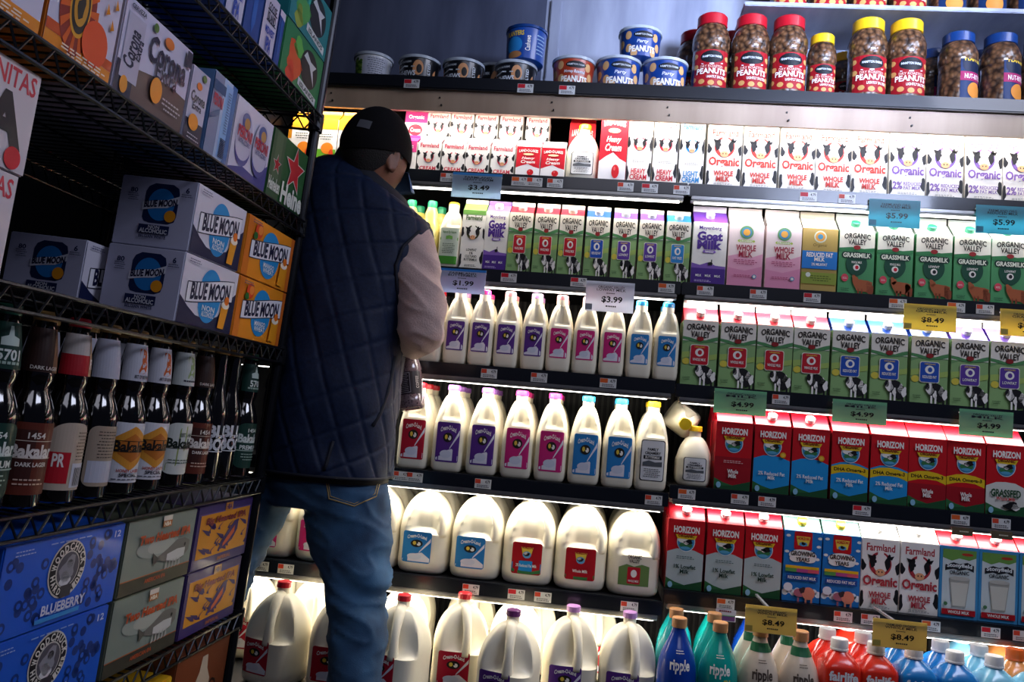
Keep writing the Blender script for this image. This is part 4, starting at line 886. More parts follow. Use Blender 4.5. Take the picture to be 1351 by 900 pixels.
# price signs
def sign(c, price, w, h, band=None, l1='', l2='', square=None):
    mb = MB(); mb.box((-w / 2, -.0008, 0), (w / 2, .0008, h), translucent_card(c)); mb.box((-w / 2, .0008, h - .012), (w / 2, .006, h - .008), mat('#c8c8c8', .2)); a = mb.mesh('sign_card')
    D = Deco(w, h, flat(w, -.0008, .0003))
    if band: D.rect(-1, .9, 1, 1, band)
    D.text(l1, .05, .82, .07, 1.1, '#2a3038', .01); D.text(l2, .05, .73, .07, 1.2, '#2a3038', .01); D.lines(.05, .60, .4, 1, '#3a4048', .03)
    if square: D.rect(-.98, .04, -.70, .24, square)
    D.text(price, .1, .40, .19, .86, '#16181c', .025); D.lines(.1, .16, .5, 1, '#2a3038', .05)
    return [('sign_card', a, []), ('sign_print', D.mesh('sign_print'), [])]
def psign(c, price, px0, py0, px1, py1, Y, desc, wh, **k):
    a = at(px0, py0, Y); b = at(px1, py1, Y); w = abs(b.x - a.x) * 1.0; h = abs(a.z - b.z) - .0
    parts = sign(c, price, w, h, **k)
    if Y < 2.1:
        mb = MB(); mb.box((-.003, .001, h - .012), (.003, 2.262 - Y, h - .007), mat('#b8b8bc', .2, .6)); parts.append(('sign_arm', mb.mesh('sign_arm'), []))
    place('price_sign', parts, ((a.x + b.x) / 2, Y, b.z + .0), 0, desc, 'price sign', wh, 'hanging price signs')
psign('#b4c6d8', '$3.49', 598, 227, 660, 263, 2.322, 'pale blue 3.49 price sign', 'hanging above the buttermilk carton', band='#3a86c8', l1='FARMLAND', l2='HEAVY CREAM', square=None)
psign('#b4c0da', '$1.99', 578, 353, 639, 389, 2.308, 'pale blue 1.99 price sign', "hanging beside the man's elbow", band='#2a7ac8', l1='FARMLAND', l2='BUTTERMILK')
psign('#d6dae6', '$3.99', 774, 370, 835, 414, 2.308, 'white 3.99 price sign', 'hanging over the slim milk jugs', l1='ORGANIC VALLEY', l2='LOWFAT MILK', square='#8a9098')
psign('#5fb4c8', '$5.99', 1147, 262, 1213, 302, 2.322, 'teal 5.99 price sign', 'hanging above the brown-cow cartons', l1='FARMLAND ORG', l2='REDUCED MILK', square='#3a8098')
psign('#5fb4c8', '$5.99', 1288, 270, 1354, 311, 2.322, 'teal 5.99 price sign', 'hanging above the brown-cow cartons', l1='FARMLAND ORG', l2='REDUCED MILK', square='#3a8098')
psign('#e0cc6a', '$8.49', 1193, 400, 1261, 439, 2.308, 'yellow 8.49 price sign', 'hanging from the second milk shelf', l1='ORGANIC VALLEY', l2='GRASSMILK', square='#a8964a')
psign('#e0cc6a', '$8.49', 1320, 407, 1388, 447, 2.308, 'yellow 8.49 price sign', 'hanging from the second milk shelf', l1='ORGANIC VALLEY', l2='GRASSMILK', square='#a8964a')
for x0, y0, x1, y1 in ((943, 512, 1010, 550), (1099, 526, 1169, 562), (1266, 539, 1336, 579)): psign('#8fc8a4', '$4.99', x0, y0, x1, y1, 2.282, 'pale green 4.99 price sign', 'hanging from the third milk shelf', l1='ORGANIC VALLEY', l2='MILK')
psign('#dcc87c', '$8.49', 984, 797, 1050, 840, 2.075, 'sandy yellow 8.49 price sign', 'hanging from the fifth milk shelf', l1='HORIZON ORGANIC', l2='WHOLE MILK', square='#a8964a')
psign('#dcc87c', '$8.49', 1152, 815, 1222, 860, 2.072, 'sandy yellow 8.49 price sign', 'hanging from the fifth milk shelf', l1='FARMLAND ORGANIC', l2='WHOLE MILK', square='#a8964a')
# ---------------------------------------------------------------- beer rack (leans a little, with everything on it)
TH = math.radians(2.915); RX = -.7493; Y1 = 1.862; Y0 = .64; DEP = .50
RMX = Matrix.Translation((RX, 0, 1.03)) @ Matrix.Rotation(TH, 4, 'Y')
LV = [.683, .423, .115, -.188, -.498]
rack = empty('wire_shelving_rack', m=RMX @ Matrix.Translation((-DEP / 2, Y0, -.98)))
tag(rack, 'black wire shelving rack of beer on the left, slightly leaning', 'shelving rack')
off = rack.matrix_world.inverted() @ RMX
def rpart(name, mb, parent=rack, sm=False):
    o = link(name, mb.mesh(name, sm), parent)
    if parent is rack: o.matrix_basis = off
    return o
for x, y in ((-.012, Y1 - .004), (-.012, Y0 + .0), (-DEP, Y1 - .004), (-DEP, Y0)):
    mb = MB(); mb.tube([(x - .002, y + .004, -.98), (x - .002, y + .004, 1.35)], .0125, M_RACK, 14)
    po = rpart('post', mb, sm=False)
    for l in LV:
        mb = MB(); mb.tube([(x - .002, y + .004, l - .038), (x - .002, y + .004, l + .006)], .0175, M_RACK, 14)
        link('shelf_collar', mb.mesh('shelf_collar'), po)
for l in LV:
    mb = MB(); ys, ye = Y0, Y1
    for x in (-.001, -DEP + .012):
        mb.bar((x, ys, l - .002), (x, ye, l - .002), .0032, M_RACK, 6); mb.bar((x, ys, l - .034), (x, ye, l - .034), .0032, M_RACK, 6)
        n = 30
        for i in range(n):
            a = ys + (ye - ys) * i / n; b = ys + (ye - ys) * (i + .5) / n; c = ys + (ye - ys) * (i + 1) / n
            mb.bar((x, a, l - .033), (x, b, l - .004), .0019, M_RACK, 5); mb.bar((x, b, l - .004), (x, c, l - .033), .0019, M_RACK, 5)
    for y in (ys, ye):
        mb.bar((0, y, l - .002), (-DEP + .012, y, l - .002), .0032, M_RACK, 6); mb.bar((0, y, l - .034), (-DEP + .012, y, l - .034), .0032, M_RACK, 6)
        for i in range(12):
            a = -DEP * i / 12; b = -DEP * (i + .5) / 12; c = -DEP * (i + 1) / 12
            mb.bar((a, y, l - .033), (b, y, l - .004), .0019, M_RACK, 5); mb.bar((b, y, l - .004), (c, y, l - .033), .0019, M_RACK, 5)
    for i in range(1, 50): y = ys + (ye - ys) * i / 50; mb.bar((0, y, l - .0035), (-DEP + .012, y, l - .0035), .0018, M_RACK, 4)
    for x in (-.12, -.25, -.37): mb.bar((x, ys, l - .0075), (x, ye, l - .0075), .0024, M_RACK, 5)
    rpart('wire_shelf', mb)

def rbox(desc, wh, group, ya, yb, w0, h, dep, col, deco, end=None, top=None, u=-.012, name='beer_box', cat='beer box', tilt=0, sides=None):
    W = yb - ya - .003
    mb = MB(); mb.box((-W / 2, -dep / 2, 0), (W / 2, dep / 2, h - .0008), mat(col, .45, coat=.2, noise_amt=.04), .002)
    mb2 = MB()
    parts = [('carton_body', mb.mesh('carton_body'), [])]
    D = Deco(W * .985, h * .975, flat(W, -dep / 2), .0015); deco(D); parts.append(('printed_front', D.mesh(), []))
    if end:
        E = Deco(dep * .97, h * .97, (lambda x, y, k: Vector((-W / 2 - .0004 - k * .0003, -x, y))), .0015); end(E); parts.append(('printed_end', E.mesh('printed_end'), []))
    m = RMX @ Matrix.Translation((u - dep / 2, (ya + yb) / 2, w0)) @ Matrix.Rotation(PI / 2 + tilt, 4, 'Z')
    return place(name, parts, (0, 0, 0), 0, desc, cat, wh, group, m=m, key=ya)
def bluemoon(bg, sub, orange=False):
    def f(D):
        D.rect(-1, 0, 1, 1, bg)
        if not orange: D.strip([(-1, 0, .40), (-.7, 0, .26), (-.4, 0, .16), (0, 0, .13), (.4, 0, .22), (.7, 0, .5), (1, 0, .66)], '#141c44')
        else: D.rect(-1, 0, -.78, 1, '#d8761e'); D.rect(.86, 0, 1, 1, '#cf6a22')
        D.strip([(x, .5 - .42 * math.sqrt(max(0, 1 - ((x - .02) / .42) ** 2)) + .06 * x, .5 + .40 * math.sqrt(max(0, 1 - ((x - .02) / .42) ** 2)) - .08 * x) for x in [-.40 + .84 * i / 16 for i in range(17)]], '#1f8ed0')
        pts = [-.82, -.6, -.3, 0, .3, .6, .86]; D.strip([(x, .37 + .10 * math.sin(x * 1.4) + .03, .70 + .12 * math.sin(x * 1.4) + .03) for x in pts], '#141a38'); D.strip([(x * .985, .385 + .10 * math.sin(x * 1.4) + .03, .685 + .12 * math.sin(x * 1.4) + .03) for x in pts], '#e8e8f0')
        D.text('BLUE MOON', .02, .565, .22, 1.42, '#12163a', .04, slope=.10)
        D.text(sub[0], .0, .30, .07, .46, '#e8f0f4', .02); D.text(sub[1], .0, .21, .07, .46, '#e8f0f4', .02)
        if orange: D.ell(-.6, .80, .15, .13, '#e0481e'); D.ell(-.56, .82, .09, .08, '#f08a3a'); D.ell(-.72, .70, .08, .06, '#2a6a2a')
        D.poly([(.42, .05), (.66, .05), (.74, .42), (.46, .42)], '#e89a1e'); D.ell(.60, .43, .15, .06, '#f0e8d8'); D.ell(.62, .50, .09, .07, '#e8781e')
        D.lines(-.72, .93, .4, 2, '#5a5a7a', .015, .035)
    return f
def bmend(D):
    D.rect(-1, 0, 1, 1, '#aeb0ca'); D.strip([(-.32, .42, .80), (-.26, .36, .88), (-.1, .34, .93), (.38, .34, .93), (.54, .38, .88), (.58, .46, .80)], '#12224a')
    D.ell(.13, .62, .36, .24, '#1f72b8'); D.strip([(-.36, .52, .64), (0, .56, .68), (.3, .58, .70), (.6, .66, .77)], '#c8cad8'); D.text('BLUE MOON', .12, .64, .09, .86, '#12163a', .04, slope=.07); D.ell(.42, .46, .15, None, '#e0921e')
    D.rect(-.36, .18, .46, .31, '#14204a'); D.text('NON', .05, .28, .04, .3, '#c8cad8', .02); D.text('ALCOHOLIC', .05, .22, .055, .74, '#c8cad8', .03); D.text('BELGIAN WHITE', .05, .14, .04, .72, '#14204a', .03); D.text('80', -.62, .80, .06, .2, '#14204a', .03); D.lines(-.62, .74, .3, 4, '#3a3f5a', .012, .03); D.text('6', .80, .86, .07, .1, '#14204a', .03); D.lines(.8, .79, .3, 2, '#3a3f5a', .012, .03)
S3 = 'middle rack shelf'
na = bluemoon('#d4d2e0', ('NON', 'ALCOHOLIC')); mg = bluemoon('#e8901e', ('MANGO', 'WHEAT'), True)
rbox('white-and-navy blue-oval beer box on top of another', S3, 'blue-oval beer boxes', 1.372, 1.578, .2445, .128, .148, '#c4c6da', na, bmend)
rbox('white-and-navy blue-oval beer box beneath another', S3, 'blue-oval beer boxes', 1.368, 1.590, .1160, .128, .148, '#c4c6da', na, bmend)
rbox('shaded white blue-oval beer box standing behind', S3, 'blue-oval beer boxes', 1.33, 1.53, .116, .122, .148, '#c4c6da', na, bmend, u=-.175)
rbox('orange mango beer box on top of another', S3, 'orange mango beer boxes', 1.588, 1.846, .2445, .128, .2, '#e08a1e', mg)
rbox('orange mango beer box beneath another', S3, 'orange mango beer boxes', 1.594, 1.845, .1160, .128, .2, '#e08a1e', mg)
def lagu(D):
    D.rect(-1, 0, 1, 1, '#cfc6cc'); D.text('LAGUNITAS', .43, .86, .16, 1.05, '#c83a48', .02); D.text('IPA', .40, .46, .42, .98, '#28242a', .05); D.rect(.05, .05, .62, .19, '#c81e2e'); D.text('12 FL', .33, .12, .07, .4, '#f0e6e6', .02); D.ell(.80, .12, .11, None, '#c81e2e')
rbox('cream IPA beer box on top of another', S3, 'cream IPA boxes', .685, .950, .2495, .134, .2, '#c8bfc6', lagu)
rbox('cream IPA beer box beneath another', S3, 'cream IPA boxes', .678, .943, .1160, .133, .2, '#c8bfc6', lagu)
# second shelf from the top
S2 = 'second rack shelf'
def corona(D):
    D.rect(-1, 0, 1, 1, '#c6c4dc'); D.strip([(-1, 0, .30), (0, 0, .42), (.6, 0, .44), (1, 0, .42)], '#5a4a48'); D.rect(-1, 0, -.55, .34, '#20243e')
    D.rect(-.92, .18, -.45, .86, '#b4b2c8'); D.text('Corona', -.72, .52, .16, .62, '#161c3a', .03, rot=PI / 2 * .92); D.text('Extra', -.54, .55, .09, .34, '#161c3a', .02, rot=PI / 2 * .92); D.ell(-.78, .12, .10, .09, '#e0921e'); D.text('CERVEZA', -.7, .93, .04, .4, '#20243e', .02)
    D.text('Corona', .28, .68, .24, 1.15, '#161c3a', .03); D.text('Extra', .30, .50, .15, .66, '#161c3a', .02); D.ell(.22, .86, .14, .06, '#e07a2e'); D.ell(-.22, .90, .07, .05, '#5a7a3a'); D.ell(.05, .28, .17, .14, '#e8921e'); D.lines(.55, .24, .6, 3, '#b8b0b8', .018, .05); D.rect(.76, .78, .94, .96, '#20243e')
rbox('large white-and-brown lime-motif beer box', S2, 'white lime-motif beer boxes', 1.083, 1.283, .424, .150, .2, '#b8b6cc', corona)
rbox('narrow white lime-motif beer box', S2, 'white lime-motif beer boxes', 1.288, 1.352, .424, .134, .2, '#b8b6cc', lambda D: (D.rect(-1, 0, 1, 1, '#b9b7ce'), D.rect(-1, 0, 1, .30, '#20243e'), D.text('Corona', 0, .62, .12, 1.6, '#161c3a', .03), D.text('Extra', 0, .50, .08, 1.0, '#161c3a', .02), D.ell(-.1, .78, .3, .05, '#e07a2e'), D.ell(.3, .92, .25, .05, '#5a7a3a'), D.ell(-.2, .28, .55, .11, '#e8921e'), D.lines(0, .1, 1.4, 2, '#c0c0d0', .015, .05)))
def peroni(D):
    D.rect(-1, 0, 1, 1, '#cfcce0'); D.strip([(-1, 0, .05), (-.3, 0, .16), (.3, 0, .13), (1, 0, .4)], '#3f3f8a')
    for cx in (-.45, .42):
        D.ell(cx, .52, .42, .38, '#c2bfd6'); D.strip([(cx + .40 * math.cos(PI * (1 + i / 10)), .40 + .26 * math.sin(PI * (1 + i / 10)), .44 + .22 * math.sin(PI * (1 + i / 10))) for i in range(11)], '#4a4a90')
        D.ell(cx, .74, .22, .12, '#4a5a9a'); D.ell(cx + .04, .72, .14, .08, '#b8884a'); D.text('PERONI', cx, .58, .13, .72, '#b83048', .04); D.text('NASTRO AZZURRO', cx, .46, .05, .6, '#2a3070', .02)
def perocan(D):
    D.rect(-1, 0, 1, 1, '#3a6aa8'); D.rect(-1, 0, .1, 1, '#7a86a8'); D.rect(-.2, 0, .55, 1, '#a8c0e0'); D.rect(.0, .05, .6, .95, '#88b4e4'); D.rect(-1, .78, 0, .9, '#1f4a7a'); D.text('PERONI', -.5, .68, .12, .8, '#b83048', .03); D.strip([(-1, .42, .48), (-.3, .52, .6)], '#1f4a7a')
    for i in range(12): D.rect(.12, .06 + i * .02, .6, .07 + i * .02, '#1a2a4a', False)
    D.k += 1; D.lines(.35, .85, .3, 16, '#2a4a7a', .012, .033)
rbox('narrow silver-blue can pack', S2, 'blue-and-white can packs', 1.362, 1.456, .424, .158, .2, '#5a80b0', perocan)
rbox('white can pack with purple swoosh', S2, 'blue-and-white can packs', 1.459, 1.636, .424, .152, .2, '#bcbad0', peroni)
def star(D, cx, cy, r, c, k=.42, rot=0):
    D.poly([(cx + (r if i % 2 == 0 else r * k) * math.sin(rot + i * PI / 5), cy + (r if i % 2 == 0 else r * k) * math.cos(rot + i * PI / 5) * D.W / D.H) for i in range(10)], c)
def hein(D):
    D.rect(-1, 0, 1, 1, '#1f5a2c'); D.rect(-1, 0, -.35, 1, '#3a5a3a'); D.rect(-.85, .3, -.5, .98, '#4f6a4a'); star(D, -.66, .52, .24, '#c8ccc4'); star(D, -.66, .52, .2, '#b01e28'); D.text('Heineken', -.66, .22, .16, .62, '#dfe6dc', .03)
    star(D, .32, .62, .60, '#c8ccc4'); star(D, .32, .62, .53, '#c0202c'); D.text('Heine', .36, .20, .26, 1.26, '#dfe6dc', .04)
rbox('green beer box with red star', S2, 'green star beer boxes', 1.640, 1.844, .424, .154, .2, '#1f5a2c', hein)
def kona(D):
    D.rect(-1, 0, 1, 1, '#cbc8dc'); D.rect(-1, 0, 1, .14, '#e08a1e'); D.rect(-1, .14, 1, .24, '#c8501e'); D.ell(-.25, .52, .52, .48, '#8a2a1e')
    for i in range(14): a = i * 2 * PI / 14; D.poly([(-.2, .5), (-.2 + .55 * math.cos(a), .5 + .45 * math.sin(a)), (-.2 + .55 * math.cos(a + .2), .5 + .45 * math.sin(a + .2))], '#d8601e', False)
    D.k += 1; D.ell(-.2, .52, .30, .30, '#e0a02e'); D.ell(-.2, .52, .26, .26, '#2a2a22'); D.ell(-.2, .52, .20, .19, '#c8922e'); D.blob(-.2, .5, .1, .12, '#2a2a22', 3); D.ell(.35, .28, .4, .22, '#e0521e'); D.ell(.5, .85, .12, .07, '#d83a2e'); D.text('VOODOO', .45, .93, .08, .5, '#c03030', .02)
    for i, (x, y) in enumerate(((.5, .62), (.75, .72), (.7, .5))): D.poly([(x, y), (x + .12, y + .03), (x + .02, y + .12)], '#d8861e', False)
    D.k += 1; D.lines(.1, .08, 1.4, 3, '#f0dcc0', .014, .03)
def kona2(D): D.rect(-1, 0, 1, 1, '#cbc8dc'); D.rect(-1, 0, 1, .14, '#e08a1e'); D.rect(-1, .14, .4, .8, '#c84a1e'); D.ell(-.3, .6, .5, .4, '#8a2a1e'); D.lines(.1, .09, 1.4, 3, '#f0dcc0', .014, .03)
rbox('orange-sunburst beer box with gold seal', S2, 'orange-sunburst beer boxes', .932, 1.078, .424, .150, .2, '#d07a2a', kona)
rbox('orange beer box at the photo edge', S2, 'orange-sunburst beer boxes', .745, .928, .424, .150, .2, '#d07a2a', kona2)
# top shelf
S1 = 'top rack shelf'
def goose(D): D.rect(-1, 0, 1, 1, '#c2c0d6'); D.text('GOOSE', .1, .80, .12, 1.2, '#20243a', .03); D.text('ISLAND', .1, .64, .12, 1.2, '#20243a', .03); D.rect(-.6, .73, .8, .75, '#20243a', False); D.rect(-.6, .55, .8, .57, '#20243a'); D.text('MIDWEST', .1, .42, .10, 1.3, '#2a4ab0', .03); D.text('IPA', .1, .20, .20, .8, '#2a4ab0', .03)
def gsl(D): D.rect(-1, 0, 1, 1, '#16408c'); D.strip([(-1, .9, 1), (1, .86, 1)], '#c2c0d6'); D.strip([(-.2, .3, .8), (0, .1, .9), (.3, .3, .8)], '#1f5ab0')
rbox('white can pack with blue stripes', S1, 'white-and-blue can packs', 1.355, 1.425, .684, .130, .15, '#16408c', goose)
rbox('deep blue can pack side', S1, 'deep blue can packs', 1.428, 1.500, .684, .130, .15, '#16408c', gsl)
rbox('white can pack with blue stripes', S1, 'white-and-blue can packs', 1.503, 1.572, .684, .130, .15, '#16408c', goose)
rbox('deep blue can pack side', S1, 'deep blue can packs', 1.575, 1.605, .684, .125, .15, '#16408c', gsl)
rbox('deep blue can pack side', S1, 'deep blue can packs', 1.25, 1.352, .684, .130, .15, '#16408c', gsl)
def shark(g):
    def f(D):
        D.rect(-1, 0, 1, 1, '#1f7a46' if g else '#1a7a80'); D.blob(-.45, .45, .35, .3, '#d0521e' if g else '#4a9a4a', 5); D.blob(-.55, .2, .2, .18, '#d83a1e' if g else '#8aa03a', 6); D.blob(-.3, .75, .25, .15, '#1f9a8a' if not g else '#5ab04a', 8)
        D.ell(.32, .58, .46, .34, '#11161a'); D.poly([(-.02, .72), (.3, .66), (.64, .36), (.5, .62), (.66, .74), (.34, .74), (.1, .84)], '#c4ccd2'); D.poly([(-.15, .28), (.85, .20), (.85, .06), (-.15, .14)], '#c8d2d6'); D.text('ISLANDS', .35, .17, .07, .8, '#1a3a3a', .03, slope=-.04)
    return f
rbox('green shark-badge can pack beneath another', S1, 'shark-badge can packs', 1.610, 1.846, .684, .128, .2, '#1f7a46', shark(True))
rbox('teal shark-badge can pack on top of another', S1, 'shark-badge can packs', 1.612, 1.848, .8125, .128, .2, '#1a7a80', shark(False))
# box shelf below the bottles
S5 = 'rack shelf under the bottles'; B0 = -.497
def wood(D):
    D.rect(-1, 0, 1, 1, '#1458c8'); r = random.Random(3)
    for i in range(90):
        x, y = r.uniform(-.92, .92), r.uniform(.08, .92)
        if abs(x) < .36 and .05 < y < .95: continue
        if i % 3: D.ell(x, y, .055, None, '#12357e', 8, False)
        else: D.ell(x, y, .06, None, '#12357e', 8, False); D.k += 1; D.ell(x, y, .03, None, '#1458c8', 8, False); D.k -= 1
    D.k += 2; D.ell(0, .60, .31, .335, '#c8c4bc'); D.ell(0, .60, .29, .315, '#1c1a20'); D.ell(0, .60, .195, .215, '#c8c4bc'); D.ell(0, .60, .18, .20, '#54525c'); D.blob(.0, .60, .12, .15, '#8a8a94', 4); D.blob(-.03, .49, .09, .08, '#d8d6da', 8); D.ell(.02, .66, .05, .05, '#2a2830')
    for i, ch in enumerate('WOODCHUCK'):
        a = math.radians(168 - i * 19.5); D.text(ch, .245 * math.cos(a), .60 + .265 * math.sin(a), .075, .065, '#d8d4cc', .04, rot=a - PI / 2, step=False)
    for i, ch in enumerate('HARD'): a = math.radians(194 + i * 17); D.text(ch, .245 * math.cos(a), .60 + .265 * math.sin(a), .065, .055, '#d8d4cc', .04, rot=a + PI / 2, step=False)
    for i, ch in enumerate('CIDER'): a = math.radians(292 + i * 15); D.text(ch, .245 * math.cos(a), .60 + .265 * math.sin(a), .065, .05, '#d8d4cc', .04, rot=a + PI / 2, step=False)
    D.k += 1; D.poly([(-.08, .28), (.1, .28), (.1, .42), (-.08, .42)], '#3a3840'); D.text('BLUEBERRY', .02, .19, .095, .72, '#c4cade', .03); D.strip([(-.42, .06, .11), (.3, .06, .11)], '#2a8ad0'); D.lines(.02, .125, .5, 1, '#8aa4d8', .012); D.text('12', .82, .90, .07, .12, '#c8d2ea', .02); D.lines(-.75, .93, .3, 2, '#a8b8e0', .012, .04); D.lines(0, .94, .8, 1, '#8aa4d8', .014)
WF, WT = B0, B0 + .1335
rbox('blue blueberry cider box on top of another', S5, 'blue cider boxes', 1.042, 1.330, WT, .132, .2, '#1458c8', wood)
rbox('blue blueberry cider box beneath another', S5, 'blue cider boxes', 1.036, 1.322, WF, .132, .2, '#1458c8', wood)
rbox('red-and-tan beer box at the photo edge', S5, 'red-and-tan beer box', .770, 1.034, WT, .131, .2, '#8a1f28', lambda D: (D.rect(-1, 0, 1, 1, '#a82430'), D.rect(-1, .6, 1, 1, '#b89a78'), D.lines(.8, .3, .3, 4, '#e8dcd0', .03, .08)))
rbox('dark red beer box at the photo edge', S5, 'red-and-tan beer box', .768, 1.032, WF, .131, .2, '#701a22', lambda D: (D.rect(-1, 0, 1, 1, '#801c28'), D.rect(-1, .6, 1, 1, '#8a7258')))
def twoh(D):
    D.rect(-1, 0, 1, 1, '#7c877e'); D.rect(-1, 0, 1, .20, '#3c3a30'); D.strip([(-1, .19, .205), (1, .19, .205)], '#a85a2e'); D.ell(-.1, .58, .6, .16, '#97a096'); D.ell(.0, .57, .4, .11, '#a9aea4')
    D.strip([(-.05, .36, .42), (.2, .30, .50), (.45, .26, .60), (.7, .30, .60), (.88, .40, .54)], '#6d6a64'); D.strip([(.2, .33, .42), (.5, .28, .46), (.75, .33, .45)], '#c4c4c0'); D.ell(.72, .50, .03, None, '#16140f'); D.poly([(-.05, .39), (-.25, .5), (-.18, .3)], '#5a564e')
    for i in range(5): D.poly([(.2 + .1 * i, .34), (.16 + .1 * i, .2), (.24 + .1 * i, .22)], '#a8a8a2', False)
    D.k += 1; D.rect(-.1, .84, .16, 1.0, '#d8d2c4'); D.rect(-.1, .84, .16, .93, '#b06a2e'); D.text('HBA', .03, .885, .05, .2, '#f0e8d0', .03); D.text("Two Hearted IPA", .05, .72, .11, 1.5, '#b84a1e', .05, .15); D.text('AMERICAN IPA', -.1, .13, .05, .6, '#b84a1e', .02)
rbox('grey-green trout beer box on top of another', S5, 'grey-green trout boxes', 1.336, 1.580, WT, .131, .2, '#59604f', twoh)
rbox('grey-green trout beer box beneath another', S5, 'grey-green trout boxes', 1.332, 1.574, WF, .132, .2, '#59604f', twoh)
def bigh(D):
    D.rect(-1, 0, 1, 1, '#3a2a66'); D.rect(-.9, .16, .92, .86, '#d08a20'); D.rect(-.95, .86, .95, .88, '#5a4a8a')
    r = random.Random(8)
    for i in range(24): x, y = r.uniform(-.85, .85), r.uniform(.2, .62); D.poly([(x, y), (x + .22 * r.choice((-1, 1)), y + .12), (x + .06, y + .06), (x + .1, y - .02)], '#3a2460', False)
    D.k += 1; D.strip([(-.1, .22, .34), (.1, .25, .50), (.35, .34, .66), (.5, .5, .68)], '#3a2460'); D.strip([(.0, .26, .32), (.2, .34, .46), (.38, .46, .58)], '#c85a2e'); D.rect(-.1, .86, .16, 1, '#b8782e'); D.text('HBA', .03, .93, .07, .2, '#3a2460', .03); D.text('Big Hearted IPA', .0, .74, .12, 1.5, '#7a2a2e', .05, .15); D.text('IMPERIAL', .1, .09, .05, .5, '#a85a2e', .02)
rbox('purple-and-gold fish beer box on top of another', S5, 'purple-and-gold fish boxes', 1.585, 1.846, WT, .131, .2, '#3a2a66', bigh)
rbox('purple-and-gold fish beer box beneath another', S5, 'purple-and-gold fish boxes', 1.583, 1.836, WF, .132, .2, '#3a2a66', bigh)
# lowest level, cut by the frame
mb = MB(); 
l = -.80
S6 = 'lowest rack shelf in view'
mb.bar((-.001, Y0, l), (-.001, Y1, l), .0032, M_RACK, 6); mb.bar((-.001, Y0, l - .032), (-.001, Y1, l - .032), .0032, M_RACK, 6); mb.bar((-DEP, Y0, l), (-DEP, Y1, l), .0032, M_RACK, 6)
for i in range(1, 50): y = Y0 + (Y1 - Y0) * i / 50; mb.bar((0, y, l - .0035), (-DEP, y, l - .0035), .0018, M_RACK, 4)
rpart('wire_shelf', mb)
rbox('yellow beer box', S6, 'yellow beer boxes', 1.36, 1.592, l + .003, .235, .2, '#d8a81e', lambda D: (D.rect(-1, 0, 1, 1, '#d6ac1e'), D.blob(.0, .9, .5, .06, '#6a7a3a', 4), D.lines(.2, .5, .8, 3, '#4a3a1a', .03, .08)), tilt=0)
rbox('brown beer box with pale bottle print', S6, 'brown beer boxes', 1.600, 1.842, l + .003, .262, .2, '#6a341e', lambda D: (D.rect(-1, 0, 1, 1, '#7a3e22'), D.strip([(-.25, 0, .70), (-.1, 0, .80), (-.05, 0, .92), (.15, 0, .92), (.2, 0, .80), (.35, 0, .70)], '#c8b49a'), D.text('BERO', .05, .60, .14, 1.2, '#2a1a14', .0), ))

